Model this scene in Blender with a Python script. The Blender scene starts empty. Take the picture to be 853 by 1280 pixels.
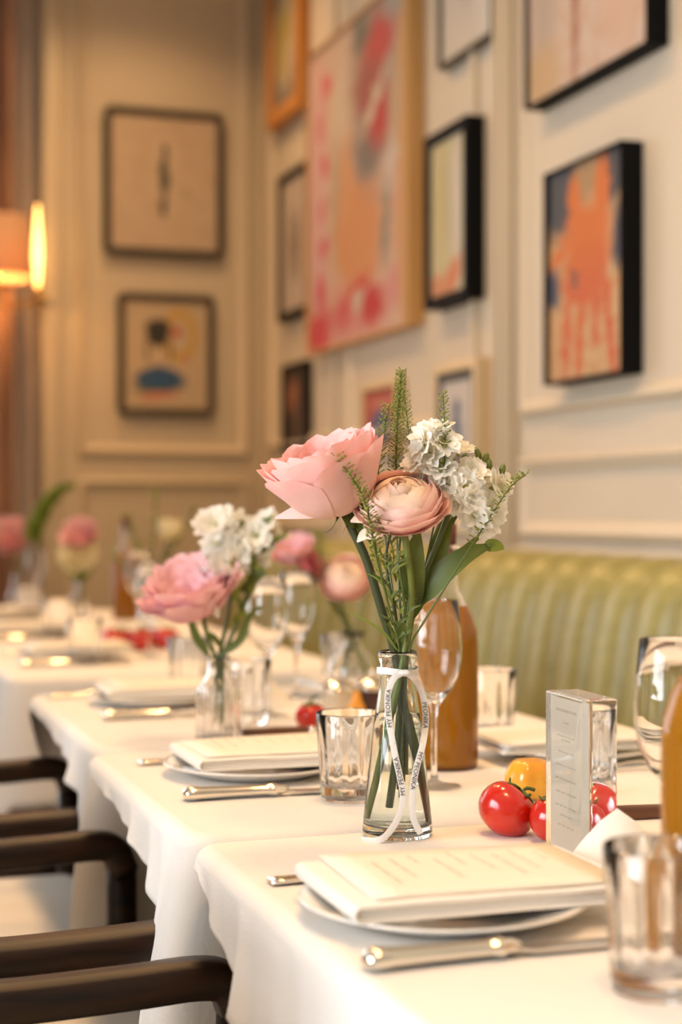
import bpy, math, random
from mathutils import Vector, Matrix
R = math.radians
random.seed(7)
scene = bpy.context.scene
C = scene.collection

# ------------------------------------------------------------------ camera
TH = R(18.675)
cam_d = bpy.data.cameras.new('camera')
cam = bpy.data.objects.new('camera', cam_d); C.objects.link(cam)
cam.location = (0, 0, 1.058)
cam.rotation_euler = (R(90), 0, -TH)
cam_d.sensor_fit = 'VERTICAL'; cam_d.sensor_height = 36.0; cam_d.sensor_width = 24.0
cam_d.lens = 56.25
cam_d.clip_start = 0.05; cam_d.clip_end = 60
cam_d.dof.use_dof = True
cam_d.dof.focus_distance = 1.50
cam_d.dof.aperture_fstop = 3.1
scene.camera = cam

# ------------------------------------------------------------------ world
w = bpy.data.worlds.new('world'); scene.world = w; w.use_nodes = True
bg = w.node_tree.nodes['Background']
bg.inputs[0].default_value = (1.0, 0.86, 0.70, 1); bg.inputs[1].default_value = 0.46

# ------------------------------------------------------------------ large lights
def area(name, loc, rot, sx, sy, power, col, spread=180):
    d = bpy.data.lights.new(name, 'AREA'); d.shape = 'RECTANGLE'; d.size = sx; d.size_y = sy
    d.energy = power; d.color = col; d.spread = R(spread)
    o = bpy.data.objects.new(name, d); C.objects.link(o); o.location = loc; o.rotation_euler = rot
    return o
# daylight: the tall window in the far wall, left of the frame, and the window in the left wall
area('window_daylight', (-1.0, 5.52, 1.75), (R(-90), 0, 0), 2.3, 2.1, 40, (0.84, 0.93, 1.0))
area('window_daylight', (-2.62, 0.5, 1.75), (0, R(-90), 0), 1.9, 2.0, 80, (0.88, 0.94, 1.0), 100)
LAMPS = [(0.45, 0.6, 9), (0.66, 1.8, 10), (0.62, 3.1, 11), (0.62, 4.4, 12), (1.1, 5.05, 7)]  # last one is an added wash that warms the far wall
for (lx, ly, p) in LAMPS:
    area('downlight_light', (lx, ly, 3.05), (0, 0, 0), 0.28, 0.28, p, (1.0, 0.58, 0.25), 130)

vs = scene.view_settings
vs.view_transform = 'Standard'; vs.look = 'None'; vs.gamma = 1.0; vs.use_curve_mapping = False
vs.exposure = 0.06
cy = scene.cycles
cy.use_denoising = True
cy.max_bounces = 14; cy.transmission_bounces = 14; cy.transparent_max_bounces = 16; cy.glossy_bounces = 5; cy.diffuse_bounces = 4
cy.caustics_reflective = False; cy.caustics_refractive = True; cy.blur_glossy = 0.6
cy.sample_clamp_indirect = 6.0

# ------------------------------------------------------------------ materials
MATS = {}
def mat(name, col, rough=0.5, metal=0.0, **kw):
    if name in MATS: return MATS[name]
    m = bpy.data.materials.new(name); m.use_nodes = True
    b = m.node_tree.nodes['Principled BSDF']
    b.inputs['Base Color'].default_value = (*col, 1); b.inputs['Roughness'].default_value = rough
    b.inputs['Metallic'].default_value = metal
    for k, v in kw.items():
        b.inputs[k.replace('_', ' ')].default_value = v
    MATS[name] = m
    return m
def add_noise(m, scale, c1, c2, lo=0.35, hi=0.65, bump=0.0, stretch=(1, 1, 1), bscale=None, detail=4):
    nt = m.node_tree; b = nt.nodes['Principled BSDF']
    tc = nt.nodes.new('ShaderNodeTexCoord'); mp = nt.nodes.new('ShaderNodeMapping')
    mp.inputs['Scale'].default_value = stretch
    nt.links.new(tc.outputs['Object'], mp.inputs[0])
    n = nt.nodes.new('ShaderNodeTexNoise'); n.inputs['Scale'].default_value = scale; n.inputs['Detail'].default_value = detail
    nt.links.new(mp.outputs[0], n.inputs['Vector'])
    if c1 is not None:
        r = nt.nodes.new('ShaderNodeValToRGB')
        r.color_ramp.elements[0].position = lo; r.color_ramp.elements[1].position = hi
        r.color_ramp.elements[0].color = (*c1, 1); r.color_ramp.elements[1].color = (*c2, 1)
        nt.links.new(n.outputs['Fac'], r.inputs[0]); nt.links.new(r.outputs[0], b.inputs['Base Color'])
    if bump:
        n2 = n
        if bscale:
            n2 = nt.nodes.new('ShaderNodeTexNoise'); n2.inputs['Scale'].default_value = bscale
            nt.links.new(mp.outputs[0], n2.inputs['Vector'])
        bp = nt.nodes.new('ShaderNodeBump'); bp.inputs['Strength'].default_value = bump; bp.inputs['Distance'].default_value = 0.004
        nt.links.new(n2.outputs['Fac'], bp.inputs['Height']); nt.links.new(bp.outputs[0], b.inputs['Normal'])
    return m

WALL = add_noise(mat('wall_paint', (0.54, 0.46, 0.35), 0.55), 3, (0.53, 0.45, 0.34), (0.555, 0.475, 0.365))
TRIM = mat('trim_paint', (0.58, 0.49, 0.365), 0.42)
CEIL = mat('ceiling_paint', (0.75, 0.70, 0.62), 0.8)
FLOOR = add_noise(mat('floor_oak', (0.36, 0.24, 0.14), 0.4), 6, (0.30, 0.20, 0.11), (0.42, 0.29, 0.17), stretch=(1, 12, 1))
CLOTH = add_noise(mat('white_linen', (0.84, 0.80, 0.75), 0.85), 260, None, None, bump=0.12)
NAPK = add_noise(mat('napkin_linen', (0.86, 0.82, 0.75), 0.85), 300, None, None, bump=0.12)
PAPER = mat('menu_paper', (0.88, 0.80, 0.66), 0.7)
INK = mat('menu_ink', (0.60, 0.52, 0.40), 0.8)
PORC = mat('porcelain', (0.86, 0.83, 0.78), 0.12, Coat_Weight=0.5)
SILVER = mat('silver', (0.86, 0.80, 0.70), 0.16, 1.0)
STEEL = mat('steel_blade', (0.60, 0.57, 0.53), 0.22, 1.0)
WOODK = add_noise(mat('knife_wood', (0.10, 0.035, 0.015), 0.35), 8, (0.07, 0.022, 0.01), (0.14, 0.05, 0.02), stretch=(1, 8, 8))
CHAIR = add_noise(mat('dark_walnut', (0.028, 0.015, 0.009), 0.42, Specular_IOR_Level=0.35), 9, (0.008, 0.004, 0.0024), (0.036, 0.014, 0.005), stretch=(1, 9, 9))
SEATM = mat('white_upholstery', (0.80, 0.77, 0.72), 0.8)
LEATH = add_noise(mat('green_leather', (0.30, 0.27, 0.085), 0.36), 40, (0.285, 0.255, 0.08), (0.335, 0.30, 0.10), bump=0.06, bscale=400)
TOMATO = add_noise(mat('tomato_skin', (0.52, 0.014, 0.006), 0.2, Coat_Weight=0.4), 6, (0.50, 0.010, 0.004), (0.60, 0.024, 0.008))
YELTOM = add_noise(mat('yellow_tomato_skin', (0.75, 0.33, 0.02), 0.2, Coat_Weight=0.4), 9, (0.72, 0.26, 0.012), (0.80, 0.44, 0.04), bump=0.2)
CALYX = mat('calyx_green', (0.07, 0.12, 0.02), 0.6)
GLASS = mat('clear_glass', (1, 1, 1), 0.0, Transmission_Weight=1.0, IOR=1.45)
GLASSG = mat('green_tint_glass', (0.93, 0.98, 0.95), 0.0, Transmission_Weight=1.0, IOR=1.45)
ACRYL = mat('acrylic', (0.98, 0.98, 0.97), 0.02, Transmission_Weight=1.0, IOR=1.40)
WATER = mat('water', (1, 1, 1), 0.0, Transmission_Weight=1.0, IOR=1.2)
AMBER = mat('amber_dressing', (0.52, 0.19, 0.003), 0.6, Specular_IOR_Level=0.1)
CORK = mat('cork_stopper', (0.13, 0.03, 0.02), 0.5)
RIBBON = mat('satin_ribbon', (0.80, 0.77, 0.74), 0.35)
BLACK = mat('black_frame', (0.003, 0.003, 0.0035), 0.6, Specular_IOR_Level=0.1)
DKBRN = mat('bronze_frame', (0.035, 0.027, 0.018), 0.4)
GOLDW = mat('honey_wood_frame', (0.50, 0.20, 0.035), 0.35)
OAKF = mat('oak_frame', (0.52, 0.29, 0.10), 0.4)
CREAMF = mat('cream_frame', (0.60, 0.46, 0.27), 0.4)
BOARD = mat('mount_board', (0.70, 0.60, 0.47), 0.8)
BRASS = mat('brass', (0.75, 0.48, 0.18), 0.25, 1.0)
PEPPERW = mat('dark_pot', (0.05, 0.013, 0.008), 0.25, Coat_Weight=0.5)
SALTP = mat('ivory_pot', (0.70, 0.62, 0.48), 0.2, 0.0, Coat_Weight=0.5)
CURT = add_noise(mat('brown_satin_curtain', (0.20, 0.085, 0.045), 0.35, Sheen_Weight=0.4), 5, (0.15, 0.06, 0.033), (0.40, 0.21, 0.13), stretch=(6, 6, .4))

def emis(name, col, s):
    m = mat(name, col, 0.5); b = m.node_tree.nodes['Principled BSDF']
    b.inputs['Emission Color'].default_value = (*col, 1); b.inputs['Emission Strength'].default_value = s
    return m
BULB = emis('bulb_glow', (1.0, 0.55, 0.18), 30)
LEDM = emis('downlight_glow', (1.0, 0.75, 0.45), 12)

def soft(name, base, tip, trans=0.35, pw=1.0, rough=0.6):
    """petal / leaf: colour runs from base to tip along the petal, light passes through"""
    if name in MATS: return MATS[name]
    m = bpy.data.materials.new(name); m.use_nodes = True; nt = m.node_tree
    b = nt.nodes['Principled BSDF']; out = nt.nodes['Material Output']
    uv = nt.nodes.new('ShaderNodeUVMap'); sp = nt.nodes.new('ShaderNodeSeparateXYZ')
    nt.links.new(uv.outputs[0], sp.inputs[0])
    p = nt.nodes.new('ShaderNodeMath'); p.operation = 'POWER'; p.inputs[1].default_value = pw
    nt.links.new(sp.outputs['Y'], p.inputs[0])
    n = nt.nodes.new('ShaderNodeTexNoise'); n.inputs['Scale'].default_value = 90
    ad = nt.nodes.new('ShaderNodeMath'); ad.operation = 'MULTIPLY_ADD'; ad.inputs[1].default_value = 0.3; ad.use_clamp = True
    sub = nt.nodes.new('ShaderNodeMath'); sub.operation = 'ADD'; sub.inputs[1].default_value = -0.15
    nt.links.new(p.outputs[0], sub.inputs[0])
    tc = nt.nodes.new('ShaderNodeTexCoord'); nt.links.new(tc.outputs['Object'], n.inputs['Vector'])
    nt.links.new(n.outputs['Fac'], ad.inputs[0]); nt.links.new(sub.outputs[0], ad.inputs[2])
    mx = nt.nodes.new('ShaderNodeMix'); mx.data_type = 'RGBA'
    mx.inputs[6].default_value = (*base, 1); mx.inputs[7].default_value = (*tip, 1)
    nt.links.new(ad.outputs[0], mx.inputs[0]); nt.links.new(mx.outputs[2], b.inputs['Base Color'])
    b.inputs['Roughness'].default_value = rough
    t = nt.nodes.new('ShaderNodeBsdfTranslucent'); nt.links.new(mx.outputs[2], t.inputs[0])
    ms = nt.nodes.new('ShaderNodeMixShader'); ms.inputs[0].default_value = trans
    nt.links.new(b.outputs[0], ms.inputs[1]); nt.links.new(t.outputs[0], ms.inputs[2]); nt.links.new(ms.outputs[0], out.inputs[0])
    MATS[name] = m
    return m
ROSE = soft('rose_petal', (0.94, 0.66, 0.54), (0.94, 0.56, 0.52), 0.25)
ROSEIN = soft('rose_inner_petal', (0.90, 0.40, 0.34), (0.93, 0.56, 0.52), 0.25)
RANU = soft('ranunculus_petal', (0.88, 0.30, 0.30), (0.94, 0.68, 0.58), 0.25, 1.4)
RANUIN = soft('ranunculus_heart', (0.90, 0.62, 0.50), (0.94, 0.74, 0.58), 0.25)
PEONY = soft('peony_petal', (0.84, 0.34, 0.40), (0.92, 0.60, 0.62), 0.25)
HOTP = soft('deep_pink_petal', (0.72, 0.12, 0.14), (0.85, 0.28, 0.30), 0.35)
WHITE = soft('white_petal', (0.80, 0.76, 0.50), (0.93, 0.91, 0.85), 0.42, 0.5)
CREAM = soft('cream_petal', (0.70, 0.62, 0.24), (0.88, 0.80, 0.56), 0.35)
LEAF = soft('leaf_green', (0.09, 0.125, 0.02), (0.14, 0.18, 0.03), 0.30, 1.0, 0.5)
LEAFY = soft('yellow_green_leaf', (0.17, 0.22, 0.03), (0.26, 0.31, 0.04), 0.35)
STEM = mat('stem_green', (0.085, 0.115, 0.022), 0.45)
STEMD = mat('stem_dark', (0.045, 0.055, 0.018), 0.45)
STEMY = mat('stem_light', (0.16, 0.19, 0.035), 0.45)
POD = soft('seed_pod', (0.26, 0.29, 0.04), (0.42, 0.44, 0.08), 0.4)
PODR = soft('russet_bud', (0.28, 0.08, 0.04), (0.42, 0.20, 0.10), 0.3)
EYE = mat('floret_eye', (0.34, 0.33, 0.06), 0.6)

SHEER = soft('sheer_curtain', (0.78, 0.68, 0.62), (0.78, 0.68, 0.62), 0.6)
def paint(name, bgc, blobs, mottle=None, msc=14.0, dist=0.05, dsc=9.0):
    """painted canvas: soft-edged strokes (cx, cy, rx, ry, rot, colour, edge) on a ground, in the picture's own plane"""
    m = bpy.data.materials.new(name); m.use_nodes = True; nt = m.node_tree; L = nt.links
    b = nt.nodes['Principled BSDF']; b.inputs['Roughness'].default_value = 0.6
    uv = nt.nodes.new('ShaderNodeUVMap')
    n = nt.nodes.new('ShaderNodeTexNoise'); n.inputs['Scale'].default_value = dsc; n.inputs['Detail'].default_value = 3
    L.new(uv.outputs[0], n.inputs['Vector'])
    v1 = nt.nodes.new('ShaderNodeVectorMath'); v1.operation = 'SUBTRACT'; v1.inputs[1].default_value = (.5, .5, .5)
    L.new(n.outputs['Color'], v1.inputs[0])
    v2 = nt.nodes.new('ShaderNodeVectorMath'); v2.operation = 'SCALE'; v2.inputs['Scale'].default_value = dist * 2
    L.new(v1.outputs[0], v2.inputs[0])
    v3 = nt.nodes.new('ShaderNodeVectorMath'); v3.operation = 'ADD'
    L.new(uv.outputs[0], v3.inputs[0]); L.new(v2.outputs[0], v3.inputs[1])
    rgb = nt.nodes.new('ShaderNodeRGB'); bgc = tuple(.74 * c for c in bgc); rgb.outputs[0].default_value = (*bgc, 1)
    cur = rgb.outputs[0]
    if mottle:
        n2 = nt.nodes.new('ShaderNodeTexNoise'); n2.inputs['Scale'].default_value = msc; n2.inputs['Detail'].default_value = 5
        L.new(uv.outputs[0], n2.inputs['Vector'])
        rp = nt.nodes.new('ShaderNodeValToRGB'); e = rp.color_ramp.elements
        e[0].position = .45; e[0].color = (0, 0, 0, 1); e[1].position = .62; e[1].color = (1, 1, 1, 1)
        L.new(n2.outputs['Fac'], rp.inputs[0])
        mx = nt.nodes.new('ShaderNodeMix'); mx.data_type = 'RGBA'; mx.inputs[7].default_value = (*[.74 * c for c in mottle], 1)
        L.new(rp.outputs[0], mx.inputs[0]); L.new(cur, mx.inputs[6]); cur = mx.outputs[2]
    for (cx, cyy, rx, ry, rot, col, edge) in blobs:
        col = tuple(.74 * c for c in col)
        mp = nt.nodes.new('ShaderNodeMapping'); mp.vector_type = 'TEXTURE'
        mp.inputs['Location'].default_value = (cx, cyy, 0); mp.inputs['Rotation'].default_value = (0, 0, R(rot)); mp.inputs['Scale'].default_value = (rx, ry, 1)
        L.new(v3.outputs[0], mp.inputs[0])
        mu = nt.nodes.new('ShaderNodeVectorMath'); mu.operation = 'MULTIPLY'; mu.inputs[1].default_value = (1, 1, 0); L.new(mp.outputs[0], mu.inputs[0])
        ln = nt.nodes.new('ShaderNodeVectorMath'); ln.operation = 'LENGTH'; L.new(mu.outputs[0], ln.inputs[0])
        mr = nt.nodes.new('ShaderNodeMapRange'); mr.inputs[1].default_value = 1 + edge; mr.inputs[2].default_value = 1 - edge
        L.new(ln.outputs['Value'], mr.inputs[0])
        mx = nt.nodes.new('ShaderNodeMix'); mx.data_type = 'RGBA'; mx.inputs[7].default_value = (*col, 1)
        L.new(mr.outputs[0], mx.inputs[0]); L.new(cur, mx.inputs[6]); cur = mx.outputs[2]
    L.new(cur, b.inputs['Base Color'])
    return m

# ------------------------------------------------------------------ mesh helpers
def mesh(name, v, f, m=None, smooth=True, uv=None):
    me = bpy.data.meshes.new(name); me.from_pydata([tuple(p) for p in v], [], f); me.update()
    if smooth:
        me.polygons.foreach_set('use_smooth', [True] * len(me.polygons))
    if uv:
        ul = me.uv_layers.new(name='uv')
        for l in me.loops: ul.data[l.index].uv = uv[l.vertex_index]
    if m: me.materials.append(m)
    return me
def obj(name, me, parent=None, loc=(0, 0, 0), rot=(0, 0, 0), scale=None):
    o = bpy.data.objects.new(name, me); C.objects.link(o)
    o.location = loc; o.rotation_euler = rot
    if scale: o.scale = scale
    if parent: o.parent = parent
    return o
def tag(o, label, cat, group=None):
    o['label'] = label; o['category'] = cat
    if group: o['group'] = group
    return o
def thing(name, label, cat, loc=(0, 0, 0), rz=0.0, group=None):
    o = bpy.data.objects.new(name, None); C.objects.link(o); o.empty_display_size = 0.05
    o.location = loc; o.rotation_euler = (0, 0, rz)
    return tag(o, label, cat, group)
def struct(o):
    o['kind'] = 'structure'; return o
def copy_tree(o, parent=None):
    c = o.copy(); C.objects.link(c); c.parent = parent
    for ch in o.children: copy_tree(ch, c)
    return c
def sharp(o, ang=35):
    me = o.data if hasattr(o, 'data') else o
    me.set_sharp_from_angle(angle=R(ang)); return o

def lathe(prof, n=40, mod=None):
    """(r, z) profile spun about z; a radius of 0 closes to a pole"""
    v, f, rows = [], [], []
    for i, (r, z) in enumerate(prof):
        if r <= 1e-6:
            rows.append([len(v)]); v.append((0, 0, z))
        else:
            row = []
            for k in range(n):
                a = 2 * math.pi * k / n; rr = r if mod is None else mod(i, a, r, z)
                row.append(len(v)); v.append((rr * math.cos(a), rr * math.sin(a), z))
            rows.append(row)
    for A, B in zip(rows, rows[1:]):
        if len(A) == 1 and len(B) == 1: continue
        for k in range(n):
            k2 = (k + 1) % n
            if len(A) == 1: f.append((A[0], B[k2], B[k]))
            elif len(B) == 1: f.append((A[k], A[k2], B[0]))
            else: f.append((A[k], A[k2], B[k2], B[k]))
    return v, f
def catmull(pts, n=6):
    P = [Vector(p) for p in pts]; P = [P[0] * 2 - P[1]] + P + [P[-1] * 2 - P[-2]]
    out = []
    for i in range(1, len(P) - 2):
        for k in range(n):
            t = k / n; a, b, c, d = P[i - 1], P[i], P[i + 1], P[i + 2]
            out.append(0.5 * ((2 * b) + (c - a) * t + (2 * a - 5 * b + 4 * c - d) * t * t + (3 * b - a - 3 * c + d) * t ** 3))
    out.append(P[-2]); return out
def tube(pts, r, n=8, sq=None, cap=True):
    """sweep; r number or list; sq=(w, h) factors flatten the section"""
    P = [Vector(p) for p in pts]; N = len(P); v, f = [], []
    rad = r if isinstance(r, (list, tuple)) else [r] * N
    up = Vector((0, 0, 1)); prev = None
    for i in range(N):
        t = (P[min(i + 1, N - 1)] - P[max(i - 1, 0)]).normalized()
        if prev is None:
            ref = up if abs(t.z) < 0.9 else Vector((0, 1, 0))
            s = t.cross(ref).normalized()
        else:
            s = (prev - t * prev.dot(t)).normalized()
        prev = s; u = s.cross(t).normalized()
        for k in range(n):
            a = 2 * math.pi * k / n; cx, cz = math.cos(a), math.sin(a)
            if sq:
                cx = math.copysign(abs(cx) ** 0.55, cx) * sq[0]; cz = math.copysign(abs(cz) ** 0.55, cz) * sq[1]
            v.append(P[i] + (s * cx + u * cz) * rad[i])
    for i in range(N - 1):
        for k in range(n):
            k2 = (k + 1) % n
            f.append((i * n + k, i * n + k2, (i + 1) * n + k2, (i + 1) * n + k))
    if cap:
        f.append(tuple(range(n))[::-1]); f.append(tuple(range((N - 1) * n, N * n)))
    return v, f
def box(x0, x1, y0, y1, z0, z1, bev=0.0):
    if not bev:
        v = [(x, y, z) for x in (x0, x1) for y in (y0, y1) for z in (z0, z1)]
        f = [(0, 1, 3, 2), (4, 6, 7, 5), (0, 4, 5, 1), (2, 3, 7, 6), (0, 2, 6, 4), (1, 5, 7, 3)]
        return v, f
    # bevelled: stacked rounded rectangles
    v, f = [], []; b = bev; ns = 3
    zs = [(z0, b), (z0 + b * .3, b * .3), (z0 + b, 0), (z1 - b, 0), (z1 - b * .3, b * .3), (z1, b)]
    for (z, ins) in zs:
        for (px, py) in rrect(x1 - x0 - 2 * ins, y1 - y0 - 2 * ins, max(b - ins * .5, b * .4), ns):
            v.append((px + (x0 + x1) / 2, py + (y0 + y1) / 2, z))
    n = len(v) // len(zs)
    for i in range(len(zs) - 1):
        for k in range(n):
            k2 = (k + 1) % n; f.append((i * n + k, i * n + k2, (i + 1) * n + k2, (i + 1) * n + k))
    f.append(tuple(range(n))[::-1]); f.append(tuple(range((len(zs) - 1) * n, len(zs) * n)))
    return v, f
def rrect(w, h, r, n=4):
    r = max(r, 1e-4); out = []
    for (sx, sy, a0) in ((1, 1, 0), (-1, 1, 90), (-1, -1, 180), (1, -1, 270)):
        for k in range(n + 1):
            a = R(a0 + 90 * k / n); out.append((sx * (w / 2 - r) + r * math.cos(a), sy * (h / 2 - r) + r * math.sin(a)))
    return out
def ring(w, h, prof, r=0.0, n=4):
    """picture-frame / moulding ring in local x-z, front towards -y; prof = (inset, height)"""
    v, f = [], []
    for (ins, d) in prof:
        for (x, z) in rrect(w - 2 * ins, h - 2 * ins, max(r - ins, 0.0005), n): v.append((x, -d, z))
    m = 4 * (n + 1)
    for i in range(len(prof) - 1):
        for k in range(m):
            k2 = (k + 1) % m; f.append((i * m + k, (i + 1) * m + k, (i + 1) * m + k2, i * m + k2))
    return v, f
def join(*parts):
    v, f = [], []
    for (a, b) in parts:
        o = len(v); v += [tuple(p) for p in a]; f += [tuple(i + o for i in q) for q in b]
    return v, f

# ------------------------------------------------------------------ the room
WX, WY = 1.6, 5.66           # right wall, far wall
struct(obj('floor', mesh('floor', *box(-2.8, 1.8, -1.0, 6.6, -0.1, 0), FLOOR, False)))
struct(obj('ceiling', mesh('ceiling', *box(-2.8, 1.8, -1.0, 6.6, 3.12, 3.22), CEIL, False)))
struct(obj('wall_right', mesh('wall_right', *box(WX, WX + 0.15, -1.0, WY, 0, 3.12), WALL, False)))
struct(obj('wall_back', mesh('wall_back', *box(0.86, WX + 0.15, WY, WY + 0.2, 0, 3.12), WALL, False)))
struct(obj('wall_back_pier', mesh('wall_back_pier', *box(-2.8, -2.3, WY, WY + 0.2, 0, 3.12), WALL, False)))
# left wall with one tall window (outside the picture)
wl = join(box(-2.8, -2.65, -1.0, -0.55, 0, 3.12), box(-2.8, -2.65, 1.55, 6.6, 0, 3.12), box(-2.8, -2.65, -.55, 1.55, 0, 0.75), box(-2.8, -2.65, -.55, 1.55, 2.75, 3.12))
struct(obj('wall_left', mesh('wall_left', *wl, WALL, False)))
bars = join(*[box(-2.61, -2.57, y, y + .05, .75, 2.75) for y in (-.55, .125, .825, 1.5)], *[box(-2.61, -2.57, -.55, 1.55, z, z + .05) for z in (.75, 1.7, 2.7)])
struct(obj('window_1', mesh('window_bars', *bars, TRIM, False)))
# tall window of the far wall, mostly left of the picture
wf = join(box(-2.3, .86, WY + .10, WY + .16, 0, 0.6), *[box(x, x + .07, WY + .1, WY + .16, .6, 3.12) for x in (-2.3, -1.5, -.7, .1, .79)],
          box(-2.3, .86, WY + .1, WY + .16, 2.95, 3.12), box(-2.3, .86, WY + .1, WY + .16, 1.75, 1.80))
win2 = struct(obj('window_2', mesh('window_frame', *wf, TRIM, False)))
for (a, b2) in ((-2.23, -1.5), (-1.43, -.7), (-.63, .1), (.17, .79)):
    for (c1, c2) in ((.6, 1.75), (1.80, 2.95)):
        obj('pane', mesh('pane', *box(a, b2, WY + .125, WY + .131, c1, c2), GLASS, False), win2)

MOLD = [(0, 0), (0, .012), (.006, .018), (.012, .020), (.018, .014), (.026, .012), (.032, .006), (.036, 0)]
ntrim = [0]
def moulding(w, h, loc, rz):
    ntrim[0] += 1
    struct(sharp(obj('trim_%d' % ntrim[0], mesh('panel_moulding', *ring(w, h, MOLD, 0.0, 1), TRIM), None, loc, (0, 0, rz)), 30))
def wall_panel(yn, yf, z0, z1): moulding(yf - yn, z1 - z0, (WX, (yn + yf) / 2, (z0 + z1) / 2), -math.pi / 2)
for (yn, yf) in ((1.45, 3.40), (3.66, 4.64), (4.76, 5.50), (-.6, 1.2)):
    wall_panel(yn, yf, 1.281, 2.95)
    wall_panel(yn, yf, 1.000, 1.185)
for (xa, xb) in ((0.93, 1.555),):
    moulding(xb - xa, 2.95 - 1.262, ((xa + xb) / 2, WY, (2.95 + 1.262) / 2), 0)
    moulding(xb - xa, 1.177 - .30, ((xa + xb) / 2, WY, (1.177 + .30) / 2), 0)
# flat pilaster with ribs between the panels of the right wall
def bar_trim(name, *b):
    ntrim[0] += 1
    struct(sharp(obj('trim_%d' % ntrim[0], mesh(name, *join(*b), TRIM)), 30))
bar_trim('pilaster', box(WX - .022, WX, 3.432, 3.515, 0.98, 3.12, .004), box(WX - .034, WX - .021, 3.438, 3.452, .98, 3.12, .004), box(WX - .034, WX - .021, 3.492, 3.506, .98, 3.12, .004))
bar_trim('dado_rail', box(WX - .02, WX, -1, 5.66, .955, .98, .004))
bar_trim('cornice', box(WX - .06, WX, -1, 5.6, 3.04, 3.12, .01))
bar_trim('cornice', box(.86, WX, WY - .06, WY, 3.04, 3.12, .01))
bar_trim('window_jamb', box(.80, .86, WY - .03, WY + .1, 0, 3.12, .006))
struct(obj('baseboard_back', mesh('baseboard', *box(.86, WX, WY - .018, WY, 0, .14, .004), TRIM)))
# ceiling downlights
for i, (lx, ly, p) in enumerate(LAMPS):
    t = thing('ceiling_downlight', 'round recessed downlight in the ceiling, %s over the row of tables' % ['first', 'second', 'third', 'fourth', 'last'][i], 'downlight', (lx, ly, 3.12), 0, 'ceiling downlights')
    obj('trim_ring', mesh('trim_ring', *lathe([(.05, 0), (.052, -.012), (.07, -.012), (.075, 0)], 24), TRIM), t)
    obj('lens', mesh('lens', *lathe([(0, -.006), (.05, -.006), (.05, 0), (0, 0)], 20), LEDM), t)

# curtains and sconce at the far window
def curtain(name, label, x0, x1, y, m, amp, waves, z0=0.05, z1=3.0, ph=0):
    v, f = [], []; nx, nz = 90, 14
    for side in (0, 1):
        for j in range(nz + 1):
            z = z0 + (z1 - z0) * j / nz; g = 0.75 + .25 * math.sin(3 * j / nz + ph)
            for i in range(nx + 1):
                u = i / nx
                v.append((x0 + (x1 - x0) * u + .01 * math.sin(7 * u + j * .4), y + side * .004 + amp * g * math.sin(2 * math.pi * waves * u + .5 * math.sin(j * .5) + ph), z))
    S = (nx + 1) * (nz + 1)
    for j in range(nz):
        for i in range(nx):
            a = j * (nx + 1) + i; q = (a, a + 1, a + nx + 2, a + nx + 1)
            f.append(q); f.append(tuple(S + k for k in q[::-1]))
    return tag(obj(name, mesh(name, v, f, m)), label, 'curtain')
curtain('curtain', 'dark brown satin curtain hanging in folds at the far window', 0.30, 0.70, WY - .12, CURT, .035, 5)
curtain('sheer_curtain', 'pale sheer curtain close to the far window glass', .12, 0.80, WY + .04, SHEER, .02, 7, ph=1)
t = thing('wall_sconce', 'lit wall lamp with pinkish fabric shade before the brown curtain', 'lamp', (0.615, WY - .30, 1.93))
obj('lamp_shade', mesh('lamp_shade', *lathe([(.117, -.10), (.104, .10), (.1025, .10), (.1155, -.10)], 40), soft('shade_fabric', (.55, .33, .2), (.55, .33, .2), .3)), t)
obj('bulb', mesh('bulb', *lathe([(0, -.055), (.02, -.045), (.028, -.02), (.02, .01), (.011, .03), (.011, .05), (0, .05)], 20), BULB), t)
obj('arm', mesh('arm', *tube(catmull([(0, 0, .05), (0, 0, -.16), (.06, .06, -.18), (.23, .32, -.12)], 6), .007, 8), BRASS), t)
obj('back_plate', mesh('back_plate', *box(.20, .245, .315, .327, -.2, -.04, .003), BRASS), t)
ld = bpy.data.lights.new('sconce_light', 'POINT'); ld.energy = 5; ld.color = (1, .48, .15); ld.shadow_soft_size = .03
lo = bpy.data.objects.new('sconce_light', ld); C.objects.link(lo); lo.parent = t; lo.location = (0, 0, -.085)

t = thing('added_glow_tube', 'slender glowing tube added for the bright streak beside the wall lamp', 'lamp', (0.772, WY - .12, 1.94))  # added glowing spindle, stands in for a bright streak of light
obj('glow_body', mesh('glow_body', *lathe([(0, -.12), (.006, -.116), (.011, -.06), (.015, .0), (.012, .06), (.006, .13), (.003, .17), (0, .175)], 20), emis('tube_glow', (1.0, 0.50, 0.13), 7)), t)
obj('holder', mesh('holder', *lathe([(0, -.15), (.010, -.15), (.018, -.125), (.018, -.108), (0, -.108)], 16), BRASS), t)
obj('bracket', mesh('bracket', *tube([(0, 0, -.14), (.03, .05, -.145), (.05, .095, -.145)], .006, 8), BRASS), t)

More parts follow.
